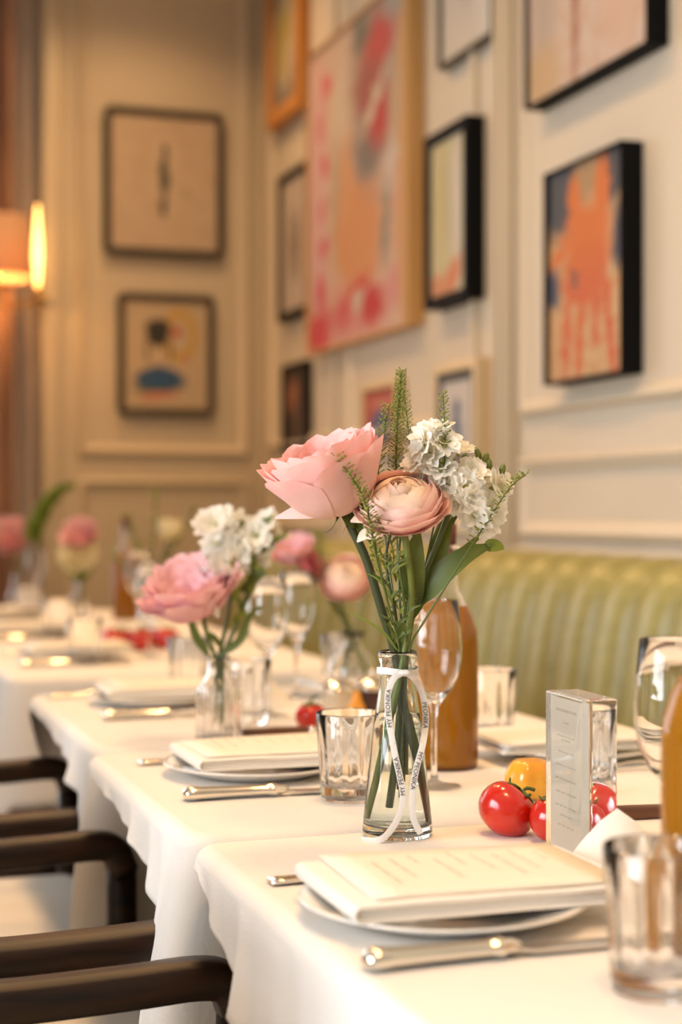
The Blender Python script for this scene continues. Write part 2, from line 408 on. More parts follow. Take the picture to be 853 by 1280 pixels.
# ------------------------------------------------------------------ banquette
t = thing('banquette', 'long olive green leather banquette with vertical channelled back along the wall', 'banquette', (0, 0, 0))
prof = [(1.30, .46), (1.335, .50), (1.365, .60), (1.385, .72), (1.40, .82), (1.418, .89), (1.445, .935), (1.485, .958), (1.53, .962), (1.572, .955), (1.582, .94)]
pc = catmull([(x, 0, z) for x, z in prof], 3)
CW = 0.137
v, f = [], []; nu = 8
for i, p in enumerate(pc):
    tn = (pc[min(i + 1, len(pc) - 1)] - pc[max(i - 1, 0)]).normalized(); nrm = Vector((-tn.z, 0, tn.x))
    for k in range(nu + 1):
        u = k / nu * 2 - 1; bul = .044 * (math.sqrt(max(0, 1 - abs(u) ** 2.1)))
        q = p + nrm * (bul - .032); v.append((q.x, u * CW / 2, q.z))
for i in range(len(pc) - 1):
    for k in range(nu):
        a = i * (nu + 1) + k; f.append((a, a + nu + 1, a + nu + 2, a + 1))
chm = mesh('back_channel', v, f, LEATH)
ny = int((WY - .25 - .5) / CW)
for k in range(ny): obj('back_channel', chm, t, (0, .5 + CW * (k + .5), 0))
y1 = .5 + CW * ny
obj('back_frame', mesh('back_frame', [(x + .022, y, z - .018) for y in (.5, y1) for x, z in prof + [(1.568, .05), (1.33, .05)]],
    [tuple(range(13)), tuple(range(13, 26))[::-1]] + [(i, i + 13, (i + 1) % 13 + 13, (i + 1) % 13) for i in range(13)], LEATH, False), t)
obj('seat_cushion', mesh('seat_cushion', *box(.93, 1.335, .5, y1, .33, .47, .03), LEATH), t)
obj('plinth', mesh('plinth', *box(.99, 1.34, .5, y1, 0, .33), CHAIR, False), t)

# ------------------------------------------------------------------ tables and cloths
def tablecloth(label, x0, x1, y0, y1, left_drop, near_drop=.22, far_drop=.025, right_drop=.2, seed=0, flare=.045):
    rnd = random.Random(seed); rad = .014; top = .7500
    pts = []      # perimeter: position, outward normal, drop
    def side(ax, ay, bx, by, nx, ny, fn, n):
        for k in range(n):
            u = (k + .5) / n; pts.append((ax + (bx - ax) * u, ay + (by - ay) * u, nx, ny, fn(u)))
    w, h = x1 - x0, y1 - y0; e = .032
    def corner(cx, cyy, a0, La, Lb):
        for k in range(7):
            u = k / 6; a = R(a0 + 90 * u)
            pts.append((cx + e * math.cos(a), cyy + e * math.sin(a), math.cos(a), math.sin(a), La + (Lb - La) * u))
    ld = left_drop
    side(x0, y0 + e, x0, y1 - e, -1, 0, lambda u: ld(u * h), 60); pts_left = len(pts)
    # walk: left (near->far), far-left corner, far side, far-right corner, right (far->near), near-right corner, near, near-left corner
    corner_pts = []
    for k in range(7):
        a = R(180 - 90 * k / 6); pts.append((x0 + e + e * math.cos(a), y1 - e + e * math.sin(a), math.cos(a), math.sin(a), ld(h) + (far_drop - ld(h)) * k / 6))
    side(x0 + e, y1, x1 - e, y1, 0, 1, lambda u: far_drop, 24)
    for k in range(7):
        a = R(90 - 90 * k / 6); pts.append((x1 - e + e * math.cos(a), y1 - e + e * math.sin(a), math.cos(a), math.sin(a), far_drop + (right_drop - far_drop) * k / 6))
    side(x1, y1 - e, x1, y0 + e, 1, 0, lambda u: right_drop, 30)
    for k in range(7):
        a = R(-90 * k / 6); pts.append((x1 - e + e * math.cos(a), y0 + e + e * math.sin(a), math.cos(a), math.sin(a), right_drop + (near_drop - right_drop) * k / 6))
    side(x1 - e, y0, x0 + e, y0, 0, -1, lambda u: near_drop, 40)
    for k in range(7):
        a = R(-90 - 90 * k / 6); pts.append((x0 + e + e * math.cos(a), y0 + e + e * math.sin(a), math.cos(a), math.sin(a), near_drop + .03 * math.sin(math.pi * k / 6)))
    n = len(pts); v, f = [], []
    p1, p2, p3 = rnd.random() * 6, rnd.random() * 6, rnd.random() * 6
    rings = [('in', .0165)] + [('arc', a) for a in (0, 25, 50, 75, 90)] + [('drop', t) for t in (.06, .14, .24, .36, .5, .65, .8, .92, 1.0)]
    arc = 0
    for (kind, q) in rings:
        s = 0; last = None
        for (x, y, nx, ny, Ld) in pts:
            if last: s += math.hypot(x - last[0], y - last[1])
            last = (x, y)
            if kind == 'in': v.append((x - nx * q, y - ny * q, top))
            elif kind == 'arc':
                a = R(q); v.append((x - nx * rad * (1 - math.sin(a)), y - ny * rad * (1 - math.sin(a)), top - rad * (1 - math.cos(a))))
            else:
                wav = .5 * math.sin(s * 34 + p1) + .45 * math.sin(s * 71 + p2 + q) + .3 * math.sin(s * 118 + p3 + 2 * q)
                off = (.005 + .009 * q) * q ** .5 * (.6 + .8 * wav) * min(1, Ld / .07) ** 1.5
                dcx, dcy = x - x0, y - y0; cf = math.exp(-(dcx * dcx + dcy * dcy) / (2 * .035 ** 2))
                fl = flare * cf * q ** .8
                v.append((x + nx * max(off, -.002) - fl * .95, y + ny * max(off, -.002) - fl * .12, top - rad - max(Ld - rad, .004) * q))
    m = n
    f.append(tuple(range(n))[::-1])
    for i in range(len(rings) - 1):
        for k in range(m):
            k2 = (k + 1) % m; f.append((i * m + k, i * m + k2, (i + 1) * m + k2, (i + 1) * m + k))
    me = mesh('tablecloth', v, [q[::-1] for q in f], CLOTH)
    o = tag(obj('tablecloth', me), label, 'tablecloth', 'white tablecloths')
    so = o.modifiers.new('thickness', 'SOLIDIFY'); so.thickness = .0012; so.offset = -1
    return o
dropA = lambda d: .012 + .095 * math.exp(-d / .2) + .14 * math.exp(-d / .03)
TABLES = [
    ('nearest', .343, 1.05, .80, 1.456, lambda d: .018 + .42 * max(0, .64 - d) if d > .2 else .2),
    ('second', .343, 1.05, 1.476, 2.030, dropA),
    ('third', .362, 1.05, 2.050, 2.712, dropA),
    ('fourth', .366, 1.05, 3.000, 3.640, lambda d: .20 + .03 * math.sin(9 * d)),
    ('fifth', .36, 1.05, 3.700, 4.335, lambda d: .20),
    ('farthest', .36, 1.05, 4.365, 5.02, lambda d: .20)]
BESIDE = ['under the vase with the pink rose', 'under the tumbler and amber bottle', 'under the ribbed vase with the pink peony', 'behind the gap, under the cluster of red tomatoes', 'fifth from the camera in the row', 'at the end of the row by the far wall']
tab0 = None
for i, (nm, x0, x1, y0, y1, fn) in enumerate(TABLES):
    t = thing('dining_table', 'table hidden beneath a white cloth, %s of the row from the camera' % ['first', 'second', 'third', 'fourth', 'fifth', 'last'][i], 'table', ((x0 + x1) / 2, (y0 + y1) / 2, 0), 0, 'dining tables under cloths')
    hw, hh = (x1 - x0) / 2 - .012, (y1 - y0) / 2 - .012
    obj('table_top', mesh('table_top', *box(-hw, hw, -hh, hh, .712, .7465, .012), CHAIR), t)
    obj('pedestal', mesh('pedestal', *lathe([(0, .03), (.05, .03), (.035, .08), (.035, .68), (.06, .711), (0, .711)], 20), CHAIR), t)
    obj('base', mesh('base', *lathe([(0, 0), (.22, 0), (.225, .012), (.20, .02), (.05, .032), (0, .032)], 28), CHAIR), t)
    tablecloth('white tablecloth %s' % BESIDE[i], x0, x1, y0, y1, fn, seed=i + 3, far_drop=.02 if i != 2 else .12, near_drop=.24 if i else .2)

# ------------------------------------------------------------------ chairs (diners face the wall)
def make_chair(label, cyy, xf):
    t = thing('dining_armchair', label, 'chair', (xf, cyy, 0), 0, 'dark wooden armchairs on the aisle side')
    H = .232
    for s in (-1, 1):
        pth = catmull([(-.47, s * (H - .02), .70), (-.38, s * H, .655), (-.25, s * H, .636), (-.12, s * H, .637), (-.045, s * H, .640), (-.018, s * H, .632), (-.006, s * H, .605)], 5)
        obj('arm', mesh('arm', *tube(pth, [.021 - .001 * (k / len(pth)) for k in range(len(pth))], 14, (1.05, .92)), CHAIR), t)
        obj('leg', mesh('leg', *tube([(-.008, s * H, .612), (-.008, s * H, .44), (-.012, s * (H - .002), .0)], [.018, .019, .0125], 12, (1, 1)), CHAIR), t)
        obj('leg', mesh('leg', *tube(catmull([(-.52, s * (H - .04), 0), (-.47, s * (H - .03), .25), (-.455, s * (H - .02), .45), (-.47, s * (H - .02), .70), (-.54, s * (H - .03), .92)], 4), .018, 12, (1, 1)), CHAIR), t)
    obj('seat_frame', mesh('seat_frame', *box(-.46, .006, -H + .01, H - .01, .375, .425, .008), CHAIR), t)
    obj('seat_cushion', mesh('seat_cushion', *box(-.455, .005, -H + .022, H - .022, .425, .475, .022), SEATM), t)
    obj('backrest', mesh('backrest', *box(-.53, -.49, -H + .045, H - .045, .52, .86, .015), SEATM), t)
    obj('top_rail', mesh('top_rail', *tube(catmull([(-.54, -.2, .92), (-.56, 0, .925), (-.54, .2, .92)], 6), .021, 12, (1, 1)), CHAIR), t)
    return t
make_chair('dark wooden armchair at the nearest table, its arm lowest in the picture', 1.168, .382)
make_chair('dark wooden armchair drawn up to the second table', 1.767, .392)
make_chair('dark wooden armchair at the third table, its white seat showing', 2.395, .425)

# ------------------------------------------------------------------ place settings
plate_me = mesh('plate', *lathe([(0, .006), (.062, .006), (.070, .008), (.104, .0165), (.110, .0175), (.1105, .016), (.104, .0135), (.075, .004), (.066, .0), (.060, .002), (0, .002)], 72), PORC)
def fold_band(xl, xr, y0, y1, z0, z1, th, wob, sd, m, name):
    """linen folded over on its left edge: a C-shaped band with its layers open to the right and to the near side"""
    rnd = random.Random(sd); path = []
    r = (z1 - z0 - th) / 2; zc = (z0 + z1) / 2
    for k in range(12): path.append((xr + (xl + r - xr) * k / 11, z0 + th / 2, 0, -1))
    for k in range(1, 8):
        a = R(-90 - 180 * k / 8); path.append((xl + r + r * math.cos(a), zc + r * math.sin(a), math.cos(a), math.sin(a)))
    for k in range(12): path.append((xl + r + (xr - xl - r) * k / 11, z1 - th / 2, 0, 1))
    ys = [y0, y0 + .0015] + [y0 + (y1 - y0) * k / 8 for k in range(1, 8)] + [y1 - .0015, y1]
    v, f = [], []; n = len(path)
    ph = [rnd.random() * 6 for _ in range(3)]
    for j, y in enumerate(ys):
        hf = th / 2 * (.45 if j in (0, len(ys) - 1) else 1)
        for sgn in (-1, 1):
            for (x, z, nx, nz) in path:
                wv = wob * (math.sin(40 * x + ph[0]) * math.sin(26 * y + ph[1]) + .5 * math.sin(85 * x + ph[2])) * (1 if z > zc else .2)
                v.append((x + nx * hf * sgn, y + wob * 1.2 * math.sin(50 * x + ph[2]), z + nz * hf * sgn + wv))
    for j in range(len(ys) - 1):
        for sgn in (0, 1):
            for k in range(n - 1):
                a = j * 2 * n + sgn * n + k; b = a + 2 * n
                f.append((a, a + 1, b + 1, b) if sgn else (a, b, b + 1, a + 1))
        for k in (0, n - 1):
            a = j * 2 * n + k; b = a + 2 * n
            f.append((a, a + n, b + n, b))
    for j in (0, len(ys) - 1):
        for k in range(n - 1):
            a = j * 2 * n + k; f.append((a, a + 1, a + n + 1, a + n))
    return mesh(name, v, f, m)
def napkin(loc, rz, label, w=.21, h=.15, sd=1):
    t = thing('folded_napkin', label, 'napkin', loc, rz, 'folded napkins on plates')
    obj('outer_fold', fold_band(-w / 2, w / 2, -h / 2, h / 2, 0, .0135, .0032, .0005, sd, NAPK, 'outer_fold'), t)
    obj('inner_fold', fold_band(-w / 2 + .0042, w / 2 - .004, -h / 2 + .002, h / 2 - .002, .0034, .0101, .0031, .0002, sd + 9, NAPK, 'inner_fold'), t)
    return t
def menu(loc, rz, label, w=.198, h=.146, sd=2):
    t = thing('menu_sheet', label, 'menu', loc, rz, 'menus on napkins')
    rnd = random.Random(sd)
    v, f = [], []
    for s in (0, 1):
        for j in range(7):
            for i in range(9):
                x = -w / 2 + w * i / 8; y = -h / 2 + h * j / 6
                v.append((x, y, .0012 * s + .0006 + .0010 * math.sin(3.0 * i / 8 + sd) * (j / 6)))
    for s in (0, 1):
        for j in range(6):
            for i in range(8):
                a = s * 63 + j * 9 + i; q = (a, a + 1, a + 10, a + 9); f.append(q if s else q[::-1])
    for i in range(8): f.append((i, 63 + i, 64 + i, i + 1)[::-1]); f.append((54 + i, 55 + i, 118 + i, 117 + i)[::-1])
    for j in range(6): a = j * 9; f.append((a, a + 9, a + 72, a + 63)[::-1]); a = j * 9 + 8; f.append((a, a + 63, a + 72, a + 9)[::-1])
    obj('sheet', mesh('sheet', v, f, PAPER), t)
    # illegible rows of fine print, reading from the diner's seat
    pv = []
    for r_ in range(9):
        x = w / 2 - .03 - r_ * .017; y = h / 2 - .02 - rnd.random() * .02
        for k in range(rnd.randint(2, 4)):
            ln = .008 + rnd.random() * .018
            pv.append(box(x, x + .0011, y - ln, y, .0030, .00312)); y -= ln + .004
    p = obj('printed_text', mesh('printed_text', *join(*pv), INK, False), t); p['kind'] = 'stuff'
    return t
def lathe_x(prof, n=14, fy=1.0, fz=1.0):
    v, f = lathe([(r, x) for x, r in prof], n)
    return [(z, y * fy, x * fz) for (x, y, z) in v], [q[::-1] for q in f]
handle_v = lathe_x([(0, 0), (.001, .005), (.004, .0085), (.010, .0095), (.020, .0085), (.055, .0072), (.090, .0068), (.094, .0075), (.097, .0085), (.101, .0085), (.104, .0062), (.108, .0066), (.111, .0055), (.116, .004), (.117, 0)], 16, 1.25, .85)
rib_v = join(lathe_x([(.003, 0), (.008, .0028), (.088, .0022), (.093, 0)], 8))
def knife(loc, rz, label):
    t = thing('table_knife', label, 'knife', loc, rz, 'silver table knives')
    obj('handle', mesh('handle', *handle_v, SILVER), t, (0, 0, .0082))
    v = [(.112, -.003, .006), (.125, -.0085, .005), (.20, -.0095, .004), (.222, -.004, .004), (.228, .006, .004), (.20, .0085, .004), (.125, .007, .005), (.112, .003, .006)]
    vv = [(x, y, z + .0014) for x, y, z in v] + [(x, y, z - .0012) for x, y, z in v]
    obj('blade', mesh('blade', vv, [tuple(range(8)), tuple(range(8, 16))[::-1]] + [(k, k + 8, (k + 1) % 8 + 8, (k + 1) % 8) for k in range(8)], STEEL, False), t)
    return t
def fork(loc, rz, label):
    t = thing('table_fork', label, 'fork', loc, rz, 'silver table forks')
    pth = catmull([(0, 0, .004), (.05, 0, .006), (.10, 0, .012), (.135, 0, .009), (.15, 0, .005)], 5)
    wd = [.010, .0098, .0095, .009, .0085, .0078, .007, .006, .0052, .0046, .0042, .004, .0038, .0038, .004, .0045, .006, .0085, .0105, .0115, .0118]
    obj('handle', mesh('handle', *tube(pth, wd[:len(pth)], 12, (1.0, .22)), SILVER), t)
    for k in range(4):
        y = -.009 + .006 * k
        obj('tine', mesh('tine', *tube(catmull([(.146, y, .005), (.165, y, .0045), (.185, y * .95, .008), (.198, y * .9, .014)], 3), .0014, 6), SILVER), t)
    return t
def setting(n, px, py, kx, ky, fx, fy, word, with_menu=True, flip=False, sd=1, nw=.21):
    z = .7503; a = math.pi if flip else 0
    tag(obj('plate', plate_me, None, (px, py, z)), 'round white plate %s' % word, 'plate', 'white dinner plates')
    d = -1 if flip else 1
    napkin((px + .019 * d, py + .004, z + .0172), a + R(random.uniform(-2, 2)), 'folded white napkin on the plate %s' % word, sd=sd, w=nw)
    if with_menu: menu((px + .024 * d, py + .010, z + .0172 + .0141), a + R(random.uniform(-3, 2)), 'cream printed menu on the napkin %s' % word, sd=sd)
    knife((kx, ky, z), a + R(random.uniform(-1.5, 1.5)), 'silver knife with ribbed handle beside the plate %s' % word)
    fork((fx, fy, z), a + R(random.uniform(-1, 2)), 'silver fork half tucked behind the plate %s' % word)
setting(1, .464, 1.130, .356, 1.008, .366, 1.266, 'nearest the camera, lower right', sd=2, nw=.225)
setting(2, .508, 1.812, .384, 1.662, .388, 1.915, 'behind the fluted tumbler', sd=5)
setting(3, .542, 2.525, .420, 2.345, .385, 2.655, 'behind the ribbed vase', sd=8)
setting(4, .53, 3.34, .41, 3.20, .41, 3.475, 'on the table past the gap', True, sd=11)
setting(5, .53, 4.00, .41, 3.86, .41, 4.13, 'on the fifth table', True, sd=14)
setting(6, .53, 4.66, .41, 4.52, .41, 4.79, 'on the last table by the far wall', True, sd=17)
setting(7, .925, 1.815, 1.045, 1.955, 1.045, 1.685, 'by the banquette behind the acrylic menu block', False, True, sd=21, nw=.215)
setting(8, .925, 2.53, 1.045, 2.68, 1.045, 2.385, 'by the banquette beyond the pepper pot', False, True, sd=24, nw=.215)
# wooden-handled knives
def wood_knife(loc, rz, label):
    t = thing('steak_knife', label, 'knife', loc, rz, 'wooden-handled knives')
    obj('handle', mesh('handle', *tube([(0, 0, .0075), (.003, 0, .0075), (.05, 0, .0075), (.095, 0, .0075), (.098, 0, .0075)], [.005, .0072, .0075, .0068, .005], 12, (1.2, .95)), WOODK), t)
    obj('ferrule', mesh('ferrule', *tube([(.097, 0, .0075), (.108, 0, .0075)], [.0066, .0058], 12, (1.1, .9)), SILVER), t)
    v = [(.105, -.004, .0075), (.15, -.007, .007), (.205, 0, .006), (.16, .0065, .007), (.105, .004, .0075)]
    vv = [(x, y, z + .0008) for x, y, z in v] + [(x, y, z - .0008) for x, y, z in v]
    obj('blade', mesh('blade', vv, [tuple(range(5)), tuple(range(5, 10))[::-1]] + [(k, k + 5, (k + 1) % 5 + 5, (k + 1) % 5) for k in range(5)], STEEL, False), t)
wood_knife((.565, 2.098, .7503), R(-1), 'knife with dark wooden handle lying beside the ribbed vase')
wood_knife((.735, 1.425, .7503), R(-4), 'knife with dark wooden handle behind the acrylic menu block')

# ------------------------------------------------------------------ glassware
def flute(i, a, r, z):
    if 7 <= i <= 13:
        k = {7: .2, 8: .75, 9: 1, 10: 1, 11: 1, 12: .75, 13: .1}[i]
        return r - .0030 * k * abs(math.cos(6 * a)) ** 1.5 + .001
    return r
tum_prof = [(0, 0), (.026, 0), (.0305, .0015), (.0318, .005), (.0335, .04), (.0368, .0925), (.0362, .0938), (.0348, .0925), (.0338, .078), (.0325, .066), (.0312, .05), (.0302, .035), (.0295, .022), (.027, .0165), (.015, .0150), (0, .0152)]
# index 6 is the rim, 7.. run down the fluted inside
tum_me = mesh('tumbler', *lathe(tum_prof, 80, flute), GLASS)
def tumbler(x, y, label, rz=0.0):
    return tag(obj('tumbler', tum_me, None, (x, y, .7503), (0, 0, rz)), label, 'tumbler', 'fluted glass tumblers')
tumbler(.557, 1.618, 'fluted clear tumbler beside the vase with the pink rose', .2)
tumbler(.523, .907, 'clear tumbler at the bottom right edge, in front of the amber bottle', .5)
tumbler(.892, 2.004, 'fluted tumbler behind the tall amber bottle, near the banquette', .1)
tumbler(.615, 2.250, 'tumbler just right of the ribbed vase', .3)
tumbler(.628, 2.672, 'tumbler behind the pink peony, at the far edge of the third table', .7)
tumbler(.543, 3.225, 'tumbler left of the cluster of red tomatoes', .9)
tumbler(.90, 2.66, 'tumbler behind the clear flask vase', .4)
tumbler(.60, 3.93, 'tumbler on the fifth table beside a plate', .2)
tumbler(.62, 4.62, 'tumbler on the last table by the far wall', .2)

wine_out = [(0, 0), (.031, 0), (.0314, .0012), (.028, .0022), (.012, .0046), (.0052, .008), (.0036, .015), (.0032, .045), (.0034, .078), (.0048, .090), (.011, .0985), (.020, .109), (.0275, .124), (.0312, .142), (.0316, .156), (.0300, .178), (.0272, .2085)]
wine_in = [(.0266, .2092), (.0261, .2085), (.0289, .178), (.0304, .156), (.0300, .142), (.0263, .1255), (.019, .1115), (.010, .1025), (0, .1005)]
wine_me = mesh('wine_glass', *lathe([(r, z) for r, z in wine_out] + wine_in, 56), GLASS)
def wine(x, y, label, s=1.0):
    return tag(obj('wine_glass', wine_me, None, (x, y, .7503), (0, 0, 0), (s, s, s)), label, 'wine glass', 'stemmed wine glasses')
wine(.6725, 1.664, 'stemmed wine glass in front of the tall amber bottle, beside the rose vase')
wine(.644, 1.095, 'wine glass at the right edge behind the near amber bottle')
wine(.668, 2.324, 'wine glass behind the ribbed vase, the lower of two together', 1.0)
wine(.780, 2.539, 'wine glass under the pink bloom, right of its twin', 1.0)
wine(.68, 4.93, 'wine glass at the end of the row, between two vases of flowers', 1.0)
wine(.70, 3.34, 'wine glass before the cluster of red tomatoes', .95)
wine(.80, 3.95, 'wine glass on the fifth table, in front of the far amber bottle', 1.0)

def oil_bottle(x, y, label, rz=0):
    t = thing('dressing_bottle', label, 'bottle', (x, y, .7503), rz, 'amber dressing bottles')
    gp = [(0, 0), (.0345, 0), (.0385, .004), (.0388, .015), (.0388, .148), (.0375, .165), (.0320, .183), (.0235, .200), (.0165, .213), (.0142, .228), (.0138, .255), (.0165, .257), (.0165, .266), (.0138, .268), (.0118, .266)]
    gi = [(.0112, .255), (.0116, .228), (.0135, .212), (.0205, .1975), (.0295, .181), (.0352, .164), (.0366, .148), (.0366, .012), (.034, .0065), (0, .006)]
    obj('glass_body', mesh('glass_body', *lathe(gp + gi, 48), GLASS), t)
    lp = [(0, .0050), (.0345, .0055), (.0376, .0115), (.0377, .148), (.0363, .1645), (.0307, .182), (.0225, .1945), (0, .1950)]
    obj('amber_liquid', mesh('amber_liquid', *lathe(lp, 48), AMBER), t)
    obj('stopper', mesh('stopper', *lathe([(0, .250), (.0095, .250), (.0105, .268), (.0125, .270), (.0130, .292), (.0105, .296), (0, .296)], 24), CORK), t)
    return t
oil_bottle(.736, 1.783, 'tall amber dressing bottle behind the rose vase')
oil_bottle(.598, .959, 'amber dressing bottle cut off by the right edge, nearest the camera')
oil_bottle(.88, 4.519, 'far small-looking amber bottle beyond the red tomatoes')

# acrylic menu block
t = thing('menu_block', 'clear acrylic block holding a cream menu card beside the tomatoes', 'menu holder', (.652, 1.269, .7503), R(-3))
obj('acrylic_block', mesh('acrylic_block', *box(-.0165, .0165, -.040, .040, 0, .147, .0016), ACRYL, False), t)
obj('menu_card', mesh('menu_card', *box(-.0085, -.0075, -.0345, .0345, .004, .143), PAPER, False), t)
pv = []; rnd = random.Random(3)
for (z, n, w_, th_) in ((.131, 9, .046, .0024), (.121, 2, .010, .0016), (.109, 5, .040, .0012), (.1055, 3, .02, .0012), (.095, 4, .034, .0012), (.083, 5, .044, .0012), (.071, 5, .046, .0012), (.059, 4, .044, .0012), (.047, 5, .046, .0012), (.039, 3, .026, .0012), (.030, 4, .036, .0012)):
    y = w_ / 2
    for k in range(n):
        ln = w_ / n * (.6 + .3 * rnd.random()); pv.append(box(-.0088, -.00855, y - ln, y, z, z + th_)); y -= w_ / n
p = obj('printed_text', mesh('printed_text', *join(*pv), INK, False), t); p['kind'] = 'stuff'
# small folded paper card
v, f = [], []
for s_, off in ((0, 0), (1, .0012)):
    for j in range(9):
        u = j / 8
        for i in range(7):
            q = i / 6 * 2 - 1
            v.append((.048 * q, .030 * (u - .4) * (1 - .2 * abs(q)) + off, .056 * (1 - abs(q) ** 1.3 * .85) * u + .002))
for j in range(8):
    for i in range(6):
        a = j * 7 + i; q = (a, a + 1, a + 8, a + 7); f.append(q); f.append(tuple(63 + k for k in q[::-1]))
tag(obj('paper_slip', mesh('paper_slip', v, f, NAPK), None, (.648, 1.185, .7503), (0, 0, R(-14))), 'folded white paper slip standing before the acrylic menu block', 'paper')
v2 = [(x * 1.1, y, z * 1.0) for x, y, z in v]
tag(obj('paper_slip', mesh('paper_slip', v2, f, NAPK), None, (.69, 2.40, .7503), (0, 0, R(20))), 'folded white paper slip standing among the far wine glasses', 'paper')

# tomatoes
def tom_mesh(r, lobes, amt, m, sd):
    def mod(i, a, rr, z): return rr * (1 + amt * math.cos(lobes * a + sd) + amt * .6 * math.cos(2 * a + sd * 2))
    pr = []
    for k in range(17):
        a = math.pi * k / 16; rr = math.sin(a) ** .86; zz = -math.cos(a) * .86
        if k > 12: zz -= (k - 12) ** 2 * .013
        pr.append((r * rr if 0 < k < 16 else 0, r * (zz + .86)))
    return mesh('tomato_skin', *lathe(pr, 40, mod), m)
def tomato(x, y, r, label, sd=1, m=None, lobes=5, amt=.018, tilt=0, vine=True, group='tomatoes on the tables', name='tomato', cat='tomato', az=0):
    t = thing(name, label, cat, (x, y, .7503), az, group)
    t.rotation_euler = (0, tilt, az)
    if tilt: t.location.z += r * .86 * (1 - math.cos(tilt)) ; t.location.x -= r * .86 * math.sin(tilt) * math.cos(az)
    obj('skin', tom_mesh(r, lobes, amt, m or TOMATO, sd), t)
    top = r * (1.72 - .16)
    for k in range(5 if vine else 0):
        a = 2 * math.pi * k / 5 + sd; ca, sa = math.cos(a), math.sin(a)
        pth = catmull([(0, 0, top), (ca * r * .25, sa * r * .25, top + r * .10), (ca * r * .55, sa * r * .55, top + r * .02), (ca * r * .72, sa * r * .72, top - r * .06 + r * .25 * (k % 2))], 3)
        obj('sepal', mesh('sepal', *tube(pth, [.0028 * (1 - j / len(pth)) + .0006 for j in range(len(pth))], 6, (1.5, .5)), CALYX), t)
    if vine: obj('stalk', mesh('stalk', *tube(catmull([(0, 0, top), (.002, .003, top + .008), (.009, .002, top + .012)], 3), .0018, 6), CALYX), t)
    return t
tomato(.6375, 1.396, .0285, 'largest ripe red tomato left of the acrylic menu block', 1, tilt=.75, az=R(-10))
tomato(.667, 1.348, .0255, 'red tomato half hidden behind the acrylic menu block', 2)
tomato(.738, 1.552, .0275, 'yellow heirloom tomato behind the red tomatoes', 3, YELTOM, 7, .05, vine=False)
tomato(.682, 2.150, .0225, 'single red tomato in front of the silver-lidded pots', 4)
for k, (x, y, r, tl) in enumerate(((.655, 3.51, .030, .3), (.716, 3.50, .0295, -.2), (.776, 3.51, .029, .2), (.688, 3.562, .027, .1), (.746, 3.562, .027, 0))):
    tomato(x, y, r, 'red tomato of the far cluster, %s' % ['leftmost', 'front middle one', 'rightmost', 'back left one', 'back right one'][k], k + 5, tilt=tl)
# salt and pepper pots with a yellow mini pear tomato between
def pot(x, y, m, label):
    t = thing('lidded_pot', label, 'pot', (x, y, .7503), 0, 'silver-lidded condiment pots')
    obj('body', mesh('body', *lathe([(0, 0), (.021, 0), (.0235, .003), (.0245, .015), (.0245, .036), (.0235, .040), (0, .040)], 32), m), t)
    obj('band', mesh('band', *lathe([(.0246, .0365), (.0262, .0375), (.0262, .0415), (.0236, .0425)], 32), SILVER), t)
    lid = obj('lid', mesh('lid', *lathe([(.0295, .0415), (.030, .0428), (.0285, .0442), (.024, .048), (.015, .0535), (.006, .0562), (0, .0565)], 32), SILVER), t)
    obj('knob', mesh('knob', *lathe([(.003, .056), (.003, .0585), (.0055, .061), (.006, .064), (.004, .067), (0, .068)], 16), SILVER), lid)
pot(.769, 2.290, SALTP, 'ivory condiment pot with a silver domed lid, left of its pair')
pot(.829, 2.300, PEPPERW, 'dark brown condiment pot with a silver domed lid')
t = thing('pear_tomato', 'small yellow pear-shaped tomato between the silver-lidded pots', 'tomato', (.777, 2.228, .7503))
obj('skin', mesh('skin', *lathe([(0, 0), (.009, .001), (.0135, .006), (.0145, .013), (.0125, .021), (.0088, .029), (.0072, .035), (.0062, .041), (.003, .044), (0, .044)], 24), YELTOM), t)
obj('stalk', mesh('stalk', *tube([(0, 0, .043), (.001, 0, .049)], .0015, 6), CALYX), t)

# ------------------------------------------------------------------ flowers
def petal_mesh(name, Rr, phi, hw, m, curl=.0, ruf=.0, ph=0.0, k=5, hs=1.0, tipcut=.20, start=.05, nu=10, nv=10, notch=0.0):
    """a petal as a patch of a cup of revolution (radius Rr, opening angle phi), with curled and ruffled rim"""
    v, f, uv = [], [], []
    for j in range(nv + 1):
        for i in range(nu + 1):
            u = i / nu * 2 - 1
            vv = start + (1 - start) * (j / nv) * (1 - tipcut * abs(u) ** 3.6 + notch * math.exp(-(u / .18) ** 2) * -1)
            wd = hw * (math.sin(math.pi * min(.97, .10 + .62 * vv)) ** .8)
            an = wd * u; p = phi * vv
            r = Rr * math.sin(p); z = Rr * hs * (1 - math.cos(p))
            nr, nz = math.sin(p), -math.cos(p)
            e = max(0, vv - .62) / .38
            d = curl * e ** 2 + ruf * e ** 1.2 * math.sin(k * u + ph) + ruf * .5 * e * math.sin(2.3 * k * u + ph * 2)
            r += d * nr * .6 + curl * .8 * e ** 2; z += d * nz
            v.append((r * math.cos(an), r * math.sin(an), z)); uv.append((i / nu, j / nv))
    for j in range(nv):
        for i in range(nu):
            a = j * (nu + 1) + i; f.append((a, a + 1, a + nu + 2, a + nu + 1))
    return mesh(name, v, f, m, True, uv)
